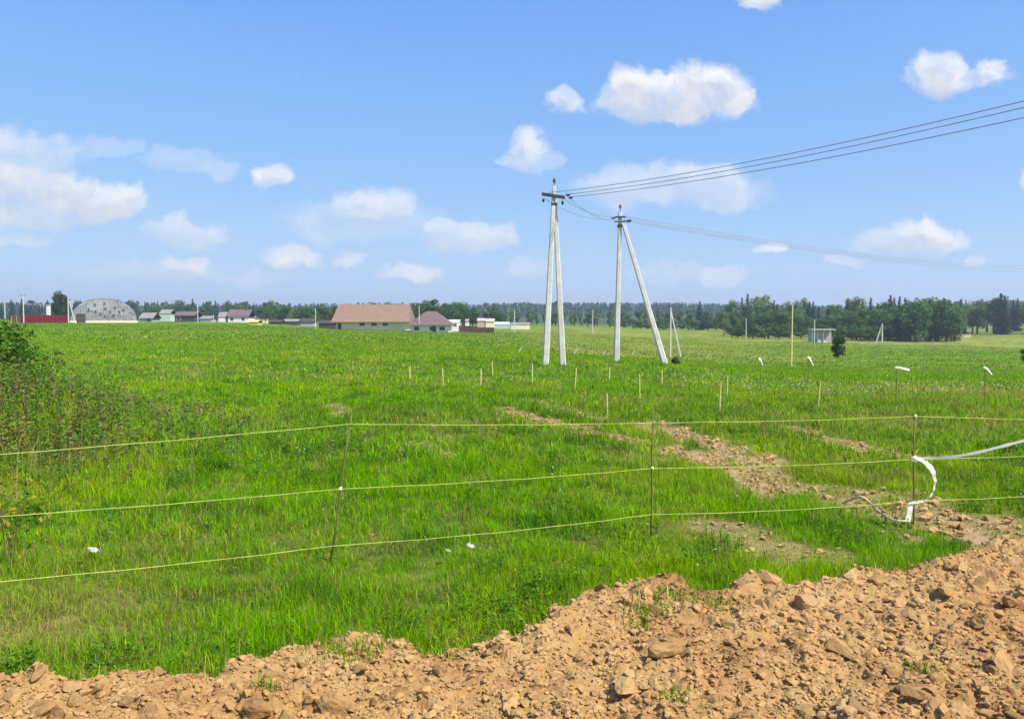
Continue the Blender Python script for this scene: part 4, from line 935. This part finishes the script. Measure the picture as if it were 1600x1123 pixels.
house(420, 440, 290, 503, 500, 4, M_DARKW, M_DARKW, 'garden_shed', 'low dark shed at the left end below the village trees', over=.2)
house(470, 490, 280, 503, 498, 4, M_GREY, M_DARKW, 'garden_shed', 'low grey shed with dark roof behind the barn pole', over=.3)
house(443, 466, 300, 502, 499, 4, M_DARKW, M_GROOF, 'garden_shed', 'long dark shed between the other low sheds', over=.2)
house(498, 522, 240, 505, 501, 5, M_DARKW, M_DARKW, 'garden_shed', 'low dark lean-to at the left end of the barn', over=.2)
house(798, 828, 300, 507, 504.5, 6, M_CREAM, M_GROOF, 'greenhouse', 'long pale low building behind the pale distant pole', over=.1)
house(772, 796, 310, 507, 503.5, 5, M_MINT, M_MINT, 'greenhouse', 'pale green greenhouse left of the long pale building', over=.1)
# board fence near the sheds, each panel its own board
def panel_fence(px0, px1, d0, d1, h, n, m, pm, name, label):
    a, b = spot(px0, d0), spot(px1, d1); o = empty(name, a); tag(o, label, 'fence')
    for i in range(n):
        p, q = a.lerp(b, (i+.02)/n), a.lerp(b, (i+.98)/n); p.z = tz(p.x,p.y); q.z = tz(q.x,q.y); p -= a; q -= a; bm = bmesh.new(); k = 10
        for s in range(k+1):                                    # corrugated sheet
            c_ = p.lerp(q, s/k); yo = .04*(s % 2)
            bm.verts.new((c_.x, c_.y+yo, c_.z-.4)); bm.verts.new((c_.x, c_.y+yo, c_.z+h))
        bm.verts.ensure_lookup_table()
        for s in range(k): bm.faces.new([bm.verts[2*s+j] for j in (0,2,3,1)])
        bmesh.ops.solidify(bm, geom=bm.faces[:], thickness=.03); bm_obj('panel', bm, m, o)
    for i in range(n+1):
        p = a.lerp(b, i/n); p.z = tz(p.x,p.y); p -= a; box_obj('post', (p.x-.05,p.x+.05,p.y-.12,p.y-.02,p.z-.4,p.z+h+.12), pm, o)
panel_fence(34, 106, 232, 236, 2.35, 9, M_RED, M_RED, 'sheet_fence', 'long crimson sheet-metal fence on the far left')
panel_fence(18, 34, 232, 232, 2.1, 2, M_ORANGE, M_GREY, 'sheet_fence', 'short rusty orange fence at the left end of the crimson one')
panel_fence(718, 745, 225, 225, 1.7, 3, M_BRICK, M_DARKW, 'board_fence', 'brown fence right of the white trailer')
panel_fence(746, 772, 222, 222, 1.5, 3, M_BRICK, M_DARKW, 'board_fence', 'reddish fence before the small pink sheds')
# white chimney-like column behind the red fence
p = spot(76, 245); o = empty('concrete_column', p); tag(o, 'stubby white column rising behind the crimson fence', 'column'); hh = top_h(76, 477, 245)
box_obj('shaft', (-.42,.42,-.42,.42,-.3,hh), M_WHITE, o); box_obj('cap', (-.55,.55,-.55,.55,hh+.002,hh+.22), M_GREY, o)
# arched hangar
def hangar():
    d = 270; p = spot(163, d); o = empty('arched_hangar', p, .50); tag(o, 'big grey arched hangar with a dark door on the left', 'hangar')
    W = 94*d/F_PX; H = top_h(160, 466.5, d); Dp_ = 26; n = 16; rad = [(W/2*math.copysign(abs(math.cos(a))**.85, math.cos(a)), H*abs(math.sin(a))**.9) for a in [math.pi*i/n for i in range(n+1)]]
    for i in range(n):                                   # curved roof sheets
        (xa,za),(xb,zb) = rad[i], rad[i+1]; bm = bmesh.new(); nn = Vector((-(zb-za), 0, xb-xa)).normalized()*-.06
        v = [bm.verts.new(q) for q in ((xa,0,za),(xb,0,zb),(xb,Dp_,zb),(xa,Dp_,za))]; bm.faces.new(v); bmesh.ops.solidify(bm, geom=bm.faces[:], thickness=.08); bm_obj('roof_sheet', bm, M_HANG, o)
    bm = bmesh.new(); f = [bm.verts.new((x*.985, -.02, z*.985)) for x, z in rad] ; bm.faces.new(f); bmesh.ops.solidify(bm, geom=bm.faces[:], thickness=.12); ew = bm_obj('end_wall', bm, M_HANG, o)
    for i in range(-5,6):                                # ribs of the end wall
        x = i*W/12; z = H*max(0, 1-(x/(W/2))**2)**.48*.96; box_obj('rib', (x-.06,x+.06,-.22,-.16,-.3,z), M_GREY, o)
    box_obj('footing', (-W/2,W/2,-.28,.0,-.5,.55), M_CREAM, o)
    dx = (131-163)*d/F_PX; dr = box_obj('door', (dx-1.3,dx+1.3,-.34,-.2,.0,2.9), M_DARKW, o)
    for (px, py) in ((141,483),(151,486),(158,490),(164,482),(164,494),(171,487),(176,492),(184,487),(190,484),(150,476),(163,474),(178,480)):
        q = at(px, py, d) - p; w = box_obj('window', (q.x-.34,q.x+.34,-.26,-.15,q.z-.42,q.z+.42), M_GREY, o); box_obj('pane', (q.x-.27,q.x+.27,-.28,-.262,q.z-.35,q.z+.35), M_GLASS, w)
hangar()
# white field shelter on the right
p = spot(1287, 232); o = empty('field_shelter', p); tag(o, 'low white flat-roofed shelter at the forest edge', 'shelter'); W = 38*232/F_PX; hh = top_h(1287, 514, 232)
box_obj('roof', (-W/2,W/2,-.4,3.2,hh-.28,hh), M_GREY, o); box_obj('wall', (-W/2+.2,W/2-.2,2.6,2.9,-.5,hh-.282), M_GREY, o)
for i in range(5): x = -W/2+.3+i*(W-.6)/4; box_obj('post', (x-.06,x+.06,-.1,.06,-.4,hh-.282), M_GREY, o)
for i in range(2): box_obj('crate', (-1.2+i*1.6,-.2+i*1.6,1,1.9,-.4,.9), M_WHITE, o)
# pale fence rails by the meadow on the right
p = spot(1500, 300); o = empty('rail_fence', p); tag(o, 'pale rail fence beside the clump at the edge of the bright meadow', 'fence')
for i in range(6): q = spot(1488+i*5.5, 300) - p; box_obj('post', (q.x-.1,q.x+.1,-.1,.1,q.z-.3,q.z+1.5), M_CREAM, o)
for k in range(2):
    a, b = spot(1486,300)-p, spot(1518,300)-p; tube_obj('rail', [a+Vector((0,-.16,.6+.6*k)), b+Vector((0,-.16,.6+.6*k))], .11, M_CREAM, o, 6)

# ------------------------------------------------------------------ haze in the air
bm = bmesh.new(); box(bm, -3600, 3600, -3600, 3600, -40, 90)
hz = bpy.data.materials.new('summer_haze'); hz.use_nodes = True; t = hz.node_tree; t.nodes.clear()
vo = t.nodes.new('ShaderNodeVolumePrincipled'); vo.inputs['Color'].default_value = (.80,.88,1,1); vo.inputs['Density'].default_value = .00030; vo.inputs['Anisotropy'].default_value = .2
ou = t.nodes.new('ShaderNodeOutputMaterial'); t.links.new(vo.outputs[0], ou.inputs['Volume'])
tag(bm_obj('haze', bm, hz), 'thin bluish summer haze in the distance', 'haze', kind='stuff')

# single out the trees of small clusters by their order
def ordinals():
    names = ['first','second','third','fourth','fifth','sixth','seventh','eighth','ninth','tenth','eleventh','twelfth','thirteenth']
    by = {}
    for o in scene.objects:
        if o.parent is None and o.get('category') == 'tree': by.setdefault(o['label'], []).append(o)
    for lab, os_ in by.items():
        if 1 < len(os_) <= 13:
            for i, o in enumerate(sorted(os_, key=lambda q: q.location.x/q.location.y)): o['label'] = lab + ', ' + names[i] + ' from the left'
ordinals()
